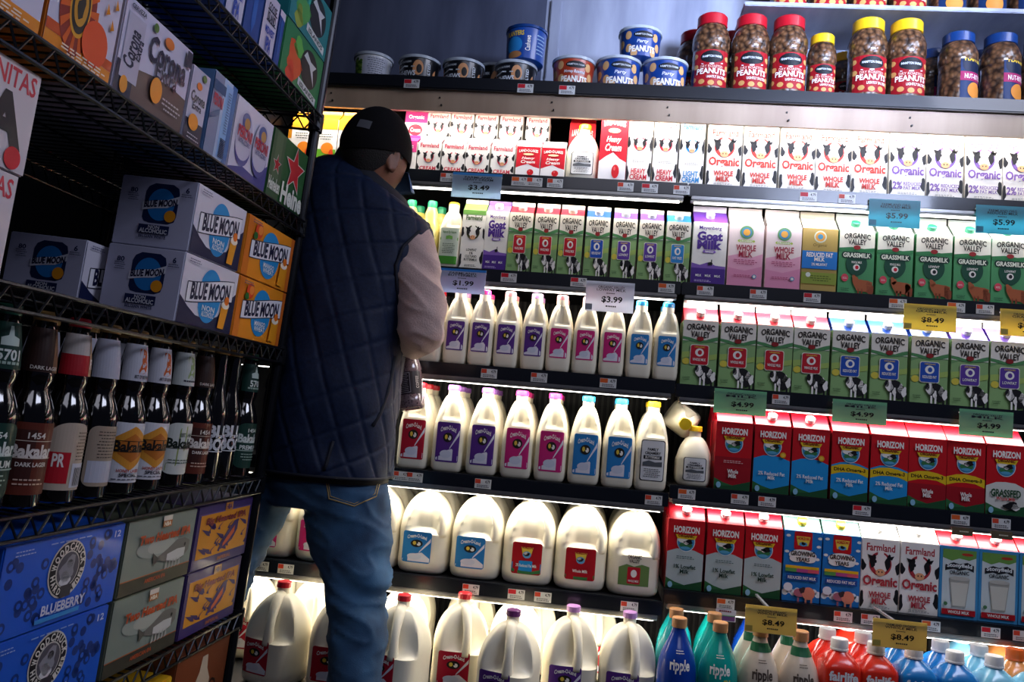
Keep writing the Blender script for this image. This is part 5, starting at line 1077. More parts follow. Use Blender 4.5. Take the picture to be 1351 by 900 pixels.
# beer bottles
def beer(kind):
    prof = [(.029, 0), (.0335, .003), (.034, .010), (.034, .122), (.0325, .134), (.027, .150), (.0215, .163), (.0205, .168), (.0235, .180), (.0245, .192), (.0235, .205), (.0215, .222), (.018, .243), (.0145, .262), (.0145, .270)]
    if kind == 'bb': prof = [(.027, 0), (.0305, .003), (.031, .010), (.031, .135), (.028, .155), (.020, .180), (.0165, .20), (.0145, .235), (.0135, .27)]
    def rf(z):
        for (r0, z0), (r1, z1) in zip(prof, prof[1:]):
            if z0 <= z <= z1: return r0 + (r1 - r0) * (z - z0) / (z1 - z0)
        return .0145
    P = lathe_parts(prof, M_GLASS, [(.0155, .262), (.0158, .264), (.0155, .274), (.013, .276)], mat({'red': '#a01824', 'green': '#1a4a3a'}.get(kind, '#8a6a3a'), .3, .4), None, n=32, smooth=50)
    D = Deco(.092, .100, cyl(rf), .020, True); N = Deco(.066, .062, cyl(rf), .190, True, 6)
    if kind == 'honey':
        D.rrect(-.85, 0, .85, 1, '#c9cad2', .08); D.poly([(-.75, .72), (0, .95), (.7, .74), (.7, .42), (.0, .2), (-.75, .42)], '#c8882e'); D.poly([(-.5, .66), (0, .82), (.5, .68), (.5, .48), (.0, .34), (-.5, .48)], '#a8601e'); D.text('Bakalar', 0, .60, .15, 1.35, '#1a1410', .04); D.rect(-.84, .51, .84, .52, '#1a1410', False); D.rect(-.84, .69, .84, .70, '#1a1410'); D.text('HONEY LAGER', 0, .20, .045, .9, '#a83a2a', .02); D.text('SPECIAL', 0, .13, .05, .7, '#1a1a2a', .03); D.lines(0, .05, 1.2, 1, '#3a3a4a', .015)
        N.rect(-1, 0, 1, 1, '#b9bac6'); N.text('B', .1, .55, .55, .5, '#b8541e', .05); N.text('ART OF BREWING', .1, .12, .08, .9, '#2a2a3a')
    elif kind == 'olive':
        D.rrect(-.85, .04, .85, 1, '#c4c8c2', .3); D.strip([(-.6, .1, .2), (-.2, .2, .9), (.1, .5, .95), (.5, .1, .4)], '#8a9a5a'); D.text('Bakalar', 0, .62, .15, 1.35, '#14201a', .04); D.rect(-.84, .52, .84, .53, '#1a1410'); D.text('EST. 1454', .1, .78, .06, .6, '#3a4a3a'); D.lines(0, .3, 1.1, 2, '#4a5a4a', .015, .05)
        N.rect(-1, 0, 1, 1, '#b4bab8'); N.text('B', .1, .55, .55, .5, '#8aa06a', .05); N.lines(.1, .12, 1.0, 1, '#2a2a3a', .05)
    elif kind == 'dark':
        D.rrect(-.85, .0, .85, 1, '#5a2418', .12); D.rect(-.85, .2, .0, .9, '#3a1a16'); D.text('Bakalar', 0, .60, .16, 1.35, '#d8cfc8', .04); D.rect(-.8, .50, .8, .51, '#c8b8a8', False); D.rect(-.8, .74, .8, .75, '#c8b8a8'); D.text('1454', 0, .82, .07, .5, '#d8cfc8'); D.text('DARK LAGER', 0, .42, .05, .9, '#d8cfc8', .02); D.lines(0, .2, .9, 2, '#c8a898', .02, .06)
        N.rect(-1, 0, 1, 1, '#2a1612'); N.rect(.3, 0, .7, 1, '#6a4a34'); N.text('DARK LAGER', 0, .10, .07, 1.2, '#c8c0b8')
    elif kind == 'green':
        D.rrect(-.85, .0, .85, 1, '#12362e', .3); D.text('Bakalar', 0, .66, .16, 1.35, '#cfd8d2', .04); D.rect(-.75, .56, .75, .57, '#9ab0a4'); D.text('1454', 0, .84, .07, .5, '#cfd8d2'); D.text('PREMIUM', 0, .46, .08, 1.1, '#cfd8d2', .03); D.rect(-.75, .38, .75, .40, '#9ab0a4'); D.lines(0, .3, .9, 3, '#9ab0a4', .02, .06)
        N.rect(-1, 0, 1, 1, '#12362e'); N.poly([(-.35, .5), (.35, .5), (.35, .66), (.08, .72), (.08, .92), (-.08, .92), (-.08, .72), (-.35, .66)], '#b8c8c0'); N.text('5701', 0, .3, .2, .9, '#cfd8d2', .03); N.lines(0, .1, 1.2, 1, '#9ab0a4', .06)
    elif kind == 'red':
        D.strip([(-.85 + 1.7 * i / 16, .0, 1 - .4 * (abs(-.85 + 1.7 * i / 16) ** 3)) for i in range(17)], '#b4a494'); D.rect(-.84, .10, .0, .56, '#b01a28'); D.rect(.1, .04, .7, .40, '#c4c6d0'); D.text('PR', -.35, .44, .16, .36, '#e8dcd8', .03); D.lines(.42, .85, .6, 9, '#5a4a40', .015, .05)
        for i in range(8): D.rect(.2 + i * .055, .07, .225 + i * .055, .34, '#2a2a3a', False)
        N.rect(-1, 0, 1, 1, '#b0a8a4'); N.rect(-1, 0, 1, .50, '#a01824'); N.rect(.35, 0, .9, 1, '#a88a6a'); N.text('PR', .6, .3, .2, .4, '#e8dcd8', .02)
    elif kind == 'plain':
        N.rect(-1, 0, 1, 1, '#a9abba'); D.rrect(-.6, .0, .8, .95, '#9a8a7a', .2); D.rect(-.5, .06, .6, .4, '#b0b2c0'); D.lines(.1, .85, .8, 9, '#4a4038', .015, .05)
    elif kind == 'bb':
        D.rect(-.8, .40, .8, .42, '#c4c6cc'); D.text('BLU', 0, .82, .22, 1.2, '#c8cad0', .05); D.text('BOO', 0, .56, .22, 1.2, '#c8cad0', .05)
    P.append(('label', D.mesh('label'), []))
    if N.mb.v: P.append(('neck_label', N.mesh('neck_label'), []))
    return P
BN = {'honey': 'dark bottle with honeycomb label', 'olive': 'dark bottle with pale olive label', 'dark': 'dark bottle with brown label', 'green': 'dark bottle with green label', 'red': 'dark bottle with red-and-tan label', 'plain': 'dark bottle with pale neck band', 'bb': 'narrow dark bottle with bold letters'}
for kind, Y, rz in (('green', .94, 1.3), ('green', 1.012, .9), ('dark', 1.086, .85), ('red', 1.165, .75), ('plain', 1.243, .6), ('honey', 1.325, .7), ('honey', 1.405, .7), ('olive', 1.492, .65), ('dark', 1.573, .65), ('bb', 1.642, .6), ('bb', 1.706, .6), ('green', 1.790, .5), ('plain', .86, .8), ('dark', .78, .8)):
    kk = K('beer' + kind, lambda kind=kind: beer(kind)); m = RMX @ Matrix.Translation((-.046, Y, -.185)) @ Matrix.Rotation(PI / 2 - rz * .55, 4, 'Z')
    place('beer_bottle', kk(), (0, 0, 0), 0, BN[kind], 'beer bottle', 'rack bottle shelf', 'beer bottles on the rack', m=m, key=Y)
for i in range(8):
    Y = 1.0 + i * .105; kk = K('beerplain', lambda: beer('plain')); m = RMX @ Matrix.Translation((-.130, Y, -.185)) @ Matrix.Rotation(PI / 2 - .8, 4, 'Z')
    place('beer_bottle', kk(), (0, 0, 0), 0, 'shadowed back-row dark bottle', 'beer bottle', 'rack bottle shelf', 'beer bottles on the rack', m=m, key=Y)
# ---------------------------------------------------------------- the shopper
YP = 2.02
PE = empty('person', (at(455, 640, YP).x, YP, 0))
tag(PE, 'person from behind in dark cap and navy quilted vest reaching into milk shelves', 'person')
IP = Matrix.Translation(-PE.location)
def pp(name, me, parent=PE, label=None):
    if parent is PE: me.transform(IP)
    else: me.transform(IP)
    o = link(name, me, parent); 
    if label: o['label'] = label
    return o
def fuse(me, voxel, smooth=4, name='body'):
    o = bpy.data.objects.new('tmp', me); COL.objects.link(o)
    m = o.modifiers.new('r', 'REMESH'); m.mode = 'VOXEL'; m.voxel_size = voxel; m.use_smooth_shade = True
    s = o.modifiers.new('s', 'SMOOTH'); s.iterations = smooth; s.factor = .6
    dg = bpy.context.evaluated_depsgraph_get(); dg.update()
    r = bpy.data.meshes.new_from_object(o.evaluated_get(dg)); r.name = name
    mats = [x for x in me.materials]; bpy.data.objects.remove(o)
    r.materials.clear(); r.materials.append(mats[0])
    r.polygons.foreach_set('use_smooth', [True] * len(r.polygons)); return r
def skinchain(mb, pts, rads, m, n=14):
    """a tapering limb through joints, rounded ends, smooth in between"""
    P = [Vector(p) for p in pts]; out = []; R = []
    for i in range(len(P) - 1):
        p0 = P[max(0, i - 1)]; p1 = P[i]; p2 = P[i + 1]; p3 = P[min(len(P) - 1, i + 2)]
        for k in range(5):
            t = k / 5; out.append(.5 * ((2 * p1) + (p2 - p0) * t + (2 * p0 - 5 * p1 + 4 * p2 - p3) * t * t + (-p0 + 3 * p1 - 3 * p2 + p3) * t ** 3)); R.append(rads[i] + (rads[i + 1] - rads[i]) * t)
    out.append(P[-1]); R.append(rads[-1])
    d0 = (out[0] - out[1]).normalized(); d1 = (out[-1] - out[-2]).normalized()
    out = [out[0] + d0 * R[0] * .9, out[0] + d0 * R[0] * .6] + out + [out[-1] + d1 * R[-1] * .6, out[-1] + d1 * R[-1] * .9]
    R = [R[0] * .35, R[0] * .8] + R + [R[-1] * .8, R[-1] * .35]
    mb.tube(out, R, m, n)
SKIN = mat('#8a5c46', .5, noise_amt=.05, Subsurface_Weight=0.0, key='skin')
def ring(px0, px1, py, Y, b, p=2.3, n=96, ez=0.0):
    a0 = at(px0, py, Y); a1 = at(px1, py, Y); c = (a0 + a1) / 2; a = (a1 - a0).length / 2
    return (c.x, Y, c.z, a, b, p, 0.0)
def ring2(x0, y0, x1, y1, Y, b, p):
    a0 = at(x0, y0, Y); a1 = at(x1, y1, Y); c = (a0 + a1) / 2
    return (c.x, Y, c.z, (a1.x - a0.x) / 2, b, p, (a1.z - a0.z) / (a1.x - a0.x))
def ringpts(r, n=96, tilt=0.0):
    x, y, z, a, b, p, tilt = r; out = []
    for k in range(n):
        t = 2 * PI * k / n; c, s = math.cos(t), math.sin(t); q = (abs(c) ** p + abs(s) ** p) ** (-1 / p)
        out.append(Vector((x + a * q * c, y + b * q * s, z + tilt * q * c * a)))
    return out
def interp(rs, n):
    out = []
    for i in range(len(rs) - 1):
        for k in range(n):
            t = k / n; t2 = t * t * (3 - 2 * t) if False else t
            out.append(tuple(rs[i][j] + (rs[i + 1][j] - rs[i][j]) * t2 for j in range(7)))
    out.append(rs[-1])
    # smooth
    for _ in range(n):
        out = [out[0]] + [tuple((out[i - 1][j] + 2 * out[i][j] + out[i + 1][j]) / 4 for j in range(7)) for i in range(1, len(out) - 1)] + [out[-1]]
    return out

# head frame: looks away from the camera and to the right, chin down
HC = at(495, 203, 2.03); YAW = math.radians(27); PIT = math.radians(-12); ROLL = math.radians(4)
HM = Matrix.Translation(HC) @ Matrix.Rotation(-YAW, 4, 'Z') @ Matrix.Rotation(PIT, 4, 'X') @ Matrix.Rotation(ROLL, 4, 'Y')
def headmesh():
    mb = MB(); NU, NV = 48, 40; rings = []
    for j in range(1, NV):
        ph = PI * j / NV; r = []
        for i in range(NU):
            th = 2 * PI * i / NU; d = Vector((math.sin(ph) * math.cos(th), math.sin(ph) * math.sin(th), -math.cos(ph)))
            x, y, z = d.x * .078, d.y * .097, d.z * .118
            fr = max(0, d.y)
            if z < 0:
                k = 1 + .22 * z / .118 * (1 if d.y > -.2 else 1.3); x *= k
                if d.y < 0: y *= 1 - .30 * (-z / .118)
                else: y *= 1 + .02 * (-z / .118)
                z *= 1.05
            g = lambda cx, cz, s: math.exp(-((x - cx) ** 2 + (z - cz) ** 2) / (s * s))
            if fr > .3:
                y += .020 * g(0, -.022, .013) + .012 * g(0, -.005, .011) - .007 * g(.030, .006, .014) - .007 * g(-.030, .006, .014) + .005 * g(0, .028, .03) + .005 * g(0, -.058, .02) + .004 * g(.022, -.056, .012) * 0 + .006 * g(0, -.098, .022) - .003 * g(0, -.068, .008)
            r.append(HM @ Vector((x, y, z)))
        rings.append(r)
    mb.loft(rings, SKIN)
    for s in (-1, 1):   # ears
        pts = []
        for i in range(15):
            a = math.radians(-60 + 330 * i / 14); pts.append(HM @ Vector((s * (.080 + .006 * math.cos(a)), -.004 + .013 * math.cos(a) * 1.0, -.026 + .027 * math.sin(a))))
        mb.tube(pts, .0045, SKIN, 8)
        mb.tube([HM @ Vector((s * .070, .002, -.026)), HM @ Vector((s * .083, -.002, -.026))], [(.020, .011), (.018, .009)], SKIN, 12)
        mb.tube([HM @ Vector((s * .074, .004, -.050)), HM @ Vector((s * .081, .002, -.052))], .007, SKIN, 8)
    return mb
mb = headmesh()
P = lambda px, py, Y: at(px, py, Y)
neck = P(484, 232, 2.04)
chest = P(478, 330, 2.04); pelvis = P(440, 610, 2.02)
skinchain(mb, [HC + Vector((-.01, 0, -.03)), neck, P(484, 262, 2.03)], [.060, .055, .06], SKIN)
skinchain(mb, [P(480, 262, 2.03), chest, P(458, 450, 2.03), pelvis], [.065, .105, .105, .10], SKIN, 20)
SHR, ELR, WRR = P(543, 310, 2.03), P(560, 432, 1.99), P(541, 452, 2.205)
SHL, ELL, WRL = P(407, 300, 2.06), P(392, 430, 2.12), P(440, 420, 2.26)
skinchain(mb, [P(490, 285, 2.03), SHR, (SHR + ELR) / 2, ELR], [.05, .040, .042, .037], SKIN)
skinchain(mb, [ELR, (ELR * .6 + WRR * .4), WRR], [.037, .037, .024], SKIN)
skinchain(mb, [P(470, 285, 2.04), SHL, (SHL + ELL) / 2, ELL], [.06, .052, .045, .037], SKIN)
skinchain(mb, [ELL, (ELL * .6 + WRL * .4), WRL], [.037, .037, .024], SKIN)
# legs
HR, KR, AR = P(458, 645, 2.02), P(472, 790, 1.96), at(468, 900, 1.915) + Vector((-.015, -.03, -.30))
HL, KL, AL = P(358, 645, 2.06), P(275, 800, 1.968), at(272, 810, 1.965) + Vector((-.05, -.02, -.44))
for a, b, c, f in ((HR, KR, AR, 1), (HL, KL, AL, .66)):
    skinchain(mb, [a, (a + b) / 2, b, (b * .6 + c * .4), c], [.070 * f, .060 * f, .045 * f, .042 * f, .028], SKIN, 16)
def hand(mb, wr, axis, palm_n, curl, side):
    """palm along axis, fingers curl about what is held; palm_n points out of the palm"""
    axis = axis.normalized(); palm_n = (palm_n - axis * palm_n.dot(axis)).normalized(); s = axis.cross(palm_n) * side
    pc = wr + axis * .048
    mb.tube([wr, wr + axis * .02, wr + axis * .06, wr + axis * .088], [(.022, .022), (.017, .034), (.015, .041), (.011, .038)], SKIN, 14)
    L = (.074, .082, .077, .061)
    for i in range(4):
        b = wr + axis * (.084 - .005 * abs(i - 1.3)) + s * (.029 - i * .0195); d = axis.copy(); pts = [b - axis * .015, b]; seg = (L[i] * .42, L[i] * .32, L[i] * .26); a = 0
        for q in range(3):
            a += curl[q]; dd = (axis * math.cos(a) + palm_n * math.sin(a)); b = b + dd * seg[q]; pts.append(b)
        skinchain(mb, pts, [.0095, .0092, .0088, .008, .0072], SKIN, 10)
    t0 = wr + axis * .03 + s * .026; t1 = t0 + (s * .8 + axis * .5 + palm_n * .3).normalized() * .036; t2 = t1 + (s * .15 + axis * .6 + palm_n * .8).normalized() * .032; t3 = t2 + (axis * .4 + palm_n * .9 - s * .3).normalized() * .024
    skinchain(mb, [t0, t1, t2, t3], [.014, .0115, .0105, .009], SKIN, 10)
BT = P(541, 458, 2.232)        # where the bottle neck is gripped
hand(mb, WRR, Vector((-.25, .75, .35)), Vector((-.5, .0, -.85)), (.9, .9, .5), 1)
hand(mb, WRL, Vector((.2, .8, .4)), Vector((.3, -.2, -.9)), (.35, .4, .3), -1)
pp('body', fuse(mb.mesh('b'), .0052, 3, 'body'))

# hair, cap
HAIR = mat('#16110f', .8, noise_amt=.2, bump=.6, nscale=300, key='hair')
def shell(f0, f1, grow, m, ph0, ph1, zcut=None):
    rings = []; NU = 56; n = 18
    for j in range(n + 1):
        r = []
        for i in range(NU):
            th = 2 * PI * i / NU; lo = f0(th); hi = f1(th); e = lo + (hi - lo) * j / n
            d = Vector((math.cos(e) * math.cos(th), math.cos(e) * math.sin(th), math.sin(e)))
            x, y, z = d.x * (.078 + grow), d.y * (.097 + grow), d.z * (.118 + grow)
            if z < 0:
                x *= 1 + .22 * z / .118
                if d.y < 0: y *= 1 - .30 * (-z / .118)
            r.append(HM @ Vector((x, y, z)))
        rings.append(r)
    mb = MB(); mb.loft(rings, m, False); return mb
back = lambda th: max(0, -math.sin(th))
pp('hair', shell(lambda th: math.radians(4 - 56 * back(th) ** .8 - (8 if math.sin(th) < .3 else 0)), lambda th: math.radians(32), .0035, HAIR, 0, 0).mesh('hair', True))
CAPM = mat('#070609', .9, Specular_IOR_Level=.2, noise_amt=.1, bump=.2, nscale=400, key='cap_cloth')
cmb = shell(lambda th: math.radians(0 - 16 * back(th)), lambda th: math.radians(89.9), .0075, CAPM, 0, 0)
tp = HM @ Vector((0, 0, .125)); cmb.lathe([(.007, 0), (.006, .004), (.001, .006)], CAPM, 12, c=tp)
cap = pp('cap', cmb.mesh('cap', True))
mb = MB(); rings = []
for j in range(7):
    v = j / 6; r = []
    for i in range(17):
        u = -1 + i / 8; x = u * .062 * (1 - .12 * v); y0 = math.sqrt(max(0, 1 - (x / .09) ** 2)) * .104; y = y0 + v * .058 * math.sqrt(max(0, 1 - (u * .86) ** 2)); z = .004 - .034 * v - .022 * u * u
        r.append((x, y, z))
    rings.append(r)
vs = [HM @ Vector((x, y, z + dz)) for dz in (0, -.0035) for r in rings for x, y, z in r]; fs = []
for s in range(2):
    o = s * 119
    for j in range(6):
        for i in range(16): q = (o + j * 17 + i, o + j * 17 + i + 1, o + (j + 1) * 17 + i + 1, o + (j + 1) * 17 + i); fs.append(q if s == 0 else q[::-1])
edge = [i for i in range(17)] + [j * 17 + 16 for j in range(1, 7)] + [6 * 17 + i for i in range(15, -1, -1)] + [j * 17 for j in range(5, 0, -1)]
for a, b in zip(edge, edge[1:] + edge[:1]): fs.append((b, a, a + 119, b + 119))
mb.add(vs, fs, mat('#35608f', .6, key='brim')); pp('cap_brim', mb.mesh('cap_brim', True), cap, 'blue brim of the dark cap')
mb = MB(); 
def onhead(th, e, g):
    d = Vector((math.cos(e) * math.cos(th), math.cos(e) * math.sin(th), math.sin(e))); return HM @ Vector((d.x * (.078 + g), d.y * (.097 + g), d.z * (.118 + g)))
g = .0095; th0 = math.radians(-66)
vs = [onhead(th0 + math.radians(a), math.radians(e), g) for e in (8, 12, 16, 19) for a in (-11, -4, 4, 11)]
mb.add(vs, [(j * 4 + i, j * 4 + i + 1, j * 4 + i + 5, j * 4 + i + 4) for j in range(3) for i in range(3)], mat('#55555c', .6)); pp('cap_patch', mb.mesh('cap_patch', True), cap)

# jeans
JEAN = bpy.data.materials.new('denim'); JEAN.use_nodes = True
nt = JEAN.node_tree; b = nt.nodes['Principled BSDF']; tc = nt.nodes.new('ShaderNodeTexCoord')
n1 = nt.nodes.new('ShaderNodeTexNoise'); n1.inputs['Scale'].default_value = 9; n1.inputs['Detail'].default_value = 6
r = nt.nodes.new('ShaderNodeValToRGB'); r.color_ramp.elements[0].color = (*hexc('#14304e'), 1); r.color_ramp.elements[1].color = (*hexc('#356289'), 1); r.color_ramp.elements[0].position = .32; r.color_ramp.elements[1].position = .72
n2 = nt.nodes.new('ShaderNodeTexNoise'); n2.inputs['Scale'].default_value = 500
bp = nt.nodes.new('ShaderNodeBump'); bp.inputs['Strength'].default_value = .4; bp.inputs['Distance'].default_value = .001
nt.links.new(tc.outputs['Object'], n1.inputs['Vector']); nt.links.new(tc.outputs['Object'], n2.inputs['Vector']); nt.links.new(n1.outputs['Fac'], r.inputs['Fac']); nt.links.new(r.outputs['Color'], b.inputs['Base Color'])
nt.links.new(n2.outputs['Fac'], bp.inputs['Height']); nt.links.new(bp.outputs['Normal'], b.inputs['Normal']); b.inputs['Roughness'].default_value = .85
mb = MB()
pelv = [ring(366, 504, 590, 2.03, .125), ring(362, 508, 612, 2.03, .128), ring(356, 512, 640, 2.03, .13), ring(362, 516, 672, 2.03, .12), ring(372, 508, 700, 2.03, .09)]
mb.loft([ringpts(q, 64) for q in interp(pelv[:4], 5)], JEAN)
RL = [ring(404, 514, 640, 2.01, .105, 2.1), ring(402, 517, 690, 2.005, .100, 2.1), ring(412, 517, 730, 1.99, .092, 2.1), ring(428, 512, 765, 1.97, .086, 2.1), ring(435, 508, 795, 1.957, .078, 2.1), ring(437, 508, 830, 1.945, .076, 2.1), ring(435, 507, 865, 1.93, .077, 2.1), ring(432, 504, 900, 1.915, .077, 2.1)]
e = RL[-1]; RL += [(e[0] - .01, 1.895, .25, .064, .068, 2.1, 0.0), (e[0] - .015, 1.885, .11, .068, .075, 2.1, 0.0), (e[0] - .015, 1.88, .045, .07, .08, 2.1, 0.0)]
mb.loft([ringpts(q, 48) for q in interp(RL, 5)], JEAN)
LL = [ring(322, 400, 632, 2.05, .105, 2.1), ring(308, 384, 655, 2.05, .100, 2.1), ring(292, 369, 690, 2.05, .095, 2.1), ring(275, 351, 724, 2.02, .088, 2.1), ring(257, 331, 758, 1.995, .082, 2.1), ring(236, 308, 810, 1.965, .074, 2.1)]
e = LL[-1]; LL += [(e[0] - .03, 1.935, .40, .060, .056, 2.1, 0.0), (e[0] - .05, 1.935, .2, .060, .056, 2.1, 0.0), (e[0] - .055, 1.94, .045, .066, .066, 2.1, 0.0)]
mb.loft([ringpts(q, 48) for q in interp(LL, 5)], JEAN)
jm = fuse(mb.mesh('j'), .0068, 5, 'jeans')
jm.calc_loop_triangles() if False else None
nrm = [v.normal.copy() for v in jm.vertices]
for v, nn in zip(jm.vertices, nrm):
    p = v.co; kz = math.exp(-((p.z - .58) / .11) ** 2) + .6 * math.exp(-((p.z - .80) / .07) ** 2) + .35
    q = Vector((p.x * 5, p.y * 5, p.z * 17 + p.x * 8)); d = noise.noise(q) * .011 * kz + (1 - abs(noise.noise(q * 1.7 + Vector((3, 1, 7))))) ** 5 * .006 * kz
    v.co = p + nn * (d - .003)
jeans = pp('jeans', jm)
# back pocket stitched outline
mb = MB(); pk = [(431, 638), (434, 658), (467, 668), (496, 655), (501, 636)]
def onback(px, py, off=.0, a=None):
    """point of the trouser back seen at this pixel"""
    dg_o = jm; best = None
    o = at(px, py, 1.7) + PE.location * 0 ; d = (at(px, py, 2.2) - at(px, py, 1.7)).normalized()
    return o, d
from mathutils.bvhtree import BVHTree
bv = BVHTree.FromPolygons([v.co.copy() for v in jm.vertices], [tuple(p.vertices) for p in jm.polygons])
def snap(px, py, off=.001):
    o = at(px, py, 1.6) - PE.location; d = (at(px, py, 2.2) - at(px, py, 1.6)).normalized(); h = bv.ray_cast(o, d)
    return (h[0] + h[1] * off) if h[0] else None
lines_ = []
pts = []
for (x0, y0), (x1, y1) in zip(pk, pk[1:]):
    for t in range(6): s = snap(x0 + (x1 - x0) * t / 6, y0 + (y1 - y0) * t / 6); pts.append(s) if s else None
mb.tube(pts, .0016, mat('#9a8458', .7, key='stitch'), 5)
for dx in (3,):
    pts2 = [s for s in (snap(x + (2 if i < 2 else -2 if i > 2 else 0), y - 3) for i, (x, y) in enumerate(pk)) if s]; mb.tube(pts2, .0012, mat('#9a8458', .7, key='stitch'), 5)
pts3 = [s for s in (snap(x, y) for x, y in ((512, 660), (515, 690), (514, 715), (509, 745), (503, 765))) if s]
me = mb.mesh('pocket_stitching'); o = link('pocket_stitching', me, jeans)

# shoes
for nm, c, rz in (('shoe', Vector((-.60, 1.88, 0)), .1), ('shoe', Vector((e[0] - .055, 1.94, 0)), .2)):
    mb = MB(); m = Matrix.Translation(c) @ Matrix.Rotation(-rz, 4, 'Z'); rings = []
    for y, wd, h in ((-.075, .026, .05), (-.06, .036, .075), (0, .042, .085), (.06, .045, .075), (.12, .048, .052), (.17, .045, .042), (.20, .028, .030)):
        rings.append([m @ Vector((wd * math.cos(2 * PI * k / 16), y, .003 + h / 2 + h / 2 * math.sin(2 * PI * k / 16))) for k in range(16)])
    mb.loft(rings, mat('#1c1c20', .6, key='shoe')); sh = pp('shoe', mb.mesh('shoe', True))
    mb = MB(); mb.loft([[m @ Vector((1.06 * wd * math.cos(2 * PI * k / 16), y, .010 + .010 * math.sin(2 * PI * k / 16))) for k in range(16)] for y, wd in ((-.078, .028), (-.06, .038), (0, .044), (.06, .047), (.12, .050), (.17, .047), (.203, .030))], mat('#c8c6c0', .7)); pp('shoe_sole', mb.mesh('shoe_sole', True), sh)

# quilted vest
VEST = mat('#101f3c', .62, noise_amt=.12, bump=.12, nscale=120, key='vest_nylon', Specular_IOR_Level=.3)
VR = [ring2(443, 206, 543, 278, 2.045, .086, 2.0), ring2(428, 208, 552, 284, 2.045, .098, 2.1), ring2(410, 216, 564, 293, 2.045, .112, 2.2), ring2(396, 236, 571, 306, 2.045, .126, 2.4), ring2(386, 268, 568, 328, 2.05, .137, 2.5), ring2(381, 315, 558, 362, 2.05, .145, 2.5), ring2(379, 375, 546, 402, 2.045, .150, 2.5), ring(374, 536, 440, 2.04, .153, 2.4), ring(365, 528, 490, 2.035, .155, 2.4), ring(357, 522, 540, 2.03, .155, 2.4), ring(351, 518, 580, 2.03, .155, 2.4), ring(349, 516, 608, 2.03, .155, 2.4), ring(349, 515, 622, 2.03, .152, 2.4)]
rs = interp(VR, 16); NA = 260; rings = []
for q in rs:
    x, y, z, a, bb, p, tl = q; pts = ringpts(q, NA, tilt=.0); out = []
    per = (a + bb) * PI / NA
    for k, v in enumerate(pts):
        s = (k - NA * .75) * per; zz = z
        g = 0
        for (ca, sa, sp) in ((.93, .36, .058), (-.42, .907, .085)):
            t = (s * ca + zz * sa) / sp; f = abs(t - round(t)) * sp; g += math.exp(-(f / .0042) ** 2)
        puff = noise.noise(Vector((s * 9, zz * 9, 2))) * .010 + noise.noise(Vector((s * 26, zz * 20, 5))) * .0035
        low = math.exp(-((zz - .95) / .12) ** 2)
        puff += noise.noise(Vector((s * 12 + zz * 7, zz * 5, 9))) * .012 * low
        d = Vector((v.x - x, v.y - y, 0)).normalized()
        z2 = v.z
        # hem and bottom notch follow the photograph's sway
        out.append(v + d * (-.0034 * min(1, g) + puff * .6 + .001))
    rings.append(out)
mb = MB(); mb.loft(rings, VEST, False)
inner = [[Vector((x + (v.x - x) * .955, y + (v.y - y) * .955, v.z)) for v in rings[i]] for i in range(len(rings) - 1, len(rings) - 9, -1) for x, y in [(rs[i][0], rs[i][1])]]
mb.loft([rings[-1]] + inner, VEST, False)
vest = pp('vest', mb.mesh('vest', True))
mb = MB(); sh_ = [ring(358, 511, 600, 2.03, .140, 2.4), ring(357, 510, 618, 2.03, .140, 2.4), ring(357, 509, 631, 2.03, .139, 2.4)]
mb.loft([ringpts(q, 72) for q in sh_] + [ringpts((q[0], q[1], q[2], q[3] - .004, q[4] - .004, q[5], 0.0), 72) for q in sh_[::-1]], mat('#101218', .8, key='dark_strip_cloth'), False); pp('dark_hem_strip', mb.mesh('dark_hem_strip', True), vest)  # dark strip showing below the vest hem
VT = mat('#0c1222', .75, key='vest_trim')
# collar
cr = [ring2(441, 210, 545, 283, 2.045, .090, 2.0), ring2(444, 204, 541, 274, 2.045, .087, 2.0), ring2(449, 196, 535, 262, 2.045, .080, 2.0), ring2(452, 194, 531, 259, 2.045, .075, 2.0), ring2(455, 198, 528, 261, 2.045, .070, 2.0), ring2(456, 214, 526, 270, 2.045, .068, 2.0)]
mb = MB(); mb.loft([ringpts(q, 64) for q in interp(cr, 3)], VT, False); pp('collar', mb.mesh('collar', True), vest)
# hem band and side pocket welt
hb = rings[-1]; mb = MB(); mb.tube([v + Vector((0, 0, -.001)) for v in hb[::4]] + [hb[0]], .004, VT, 6, False); pp('hem_binding', mb.mesh('hem_binding', True), vest)
bvv = BVHTree.FromPolygons([v.co.copy() for v in vest.data.vertices], [tuple(p.vertices) for p in vest.data.polygons])
def snapv(px, py, off=.002):
    o = at(px, py, 1.6) - PE.location; d = (at(px, py, 2.2) - at(px, py, 1.6)).normalized(); h = bvv.ray_cast(o, d); return (h[0] - d * off) if h[0] else None
mb = MB(); pts = [s for s in (snapv(x, y) for x, y in ((521, 470), (517, 495), (511, 520), (502, 545), (492, 562))) if s]
if len(pts) > 2: mb.tube(pts, [(.005, .003)] * len(pts), VT, 8); link('pocket_welt', mb.mesh('pocket_welt', True), vest)
mb = MB(); pts = [s for s in (snapv(x, y) for x, y in ((440, 582), (436, 595), (431, 612), (428, 620))) if s]
if len(pts) > 2: mb.tube(pts, [(.004, .002)] * len(pts), VT, 8); link('vent_slit', mb.mesh('vent_slit', True), vest)
mb = MB(); pts = [s for s in (snapv(x, y) for x, y in ((526, 455), (528, 420), (524, 380), (522, 350), (532, 325), (552, 306), (566, 300))) if s]
if len(pts) > 2: mb.tube(pts, .004, VT, 8); link('armhole_binding', mb.mesh('armhole_binding', True), vest)

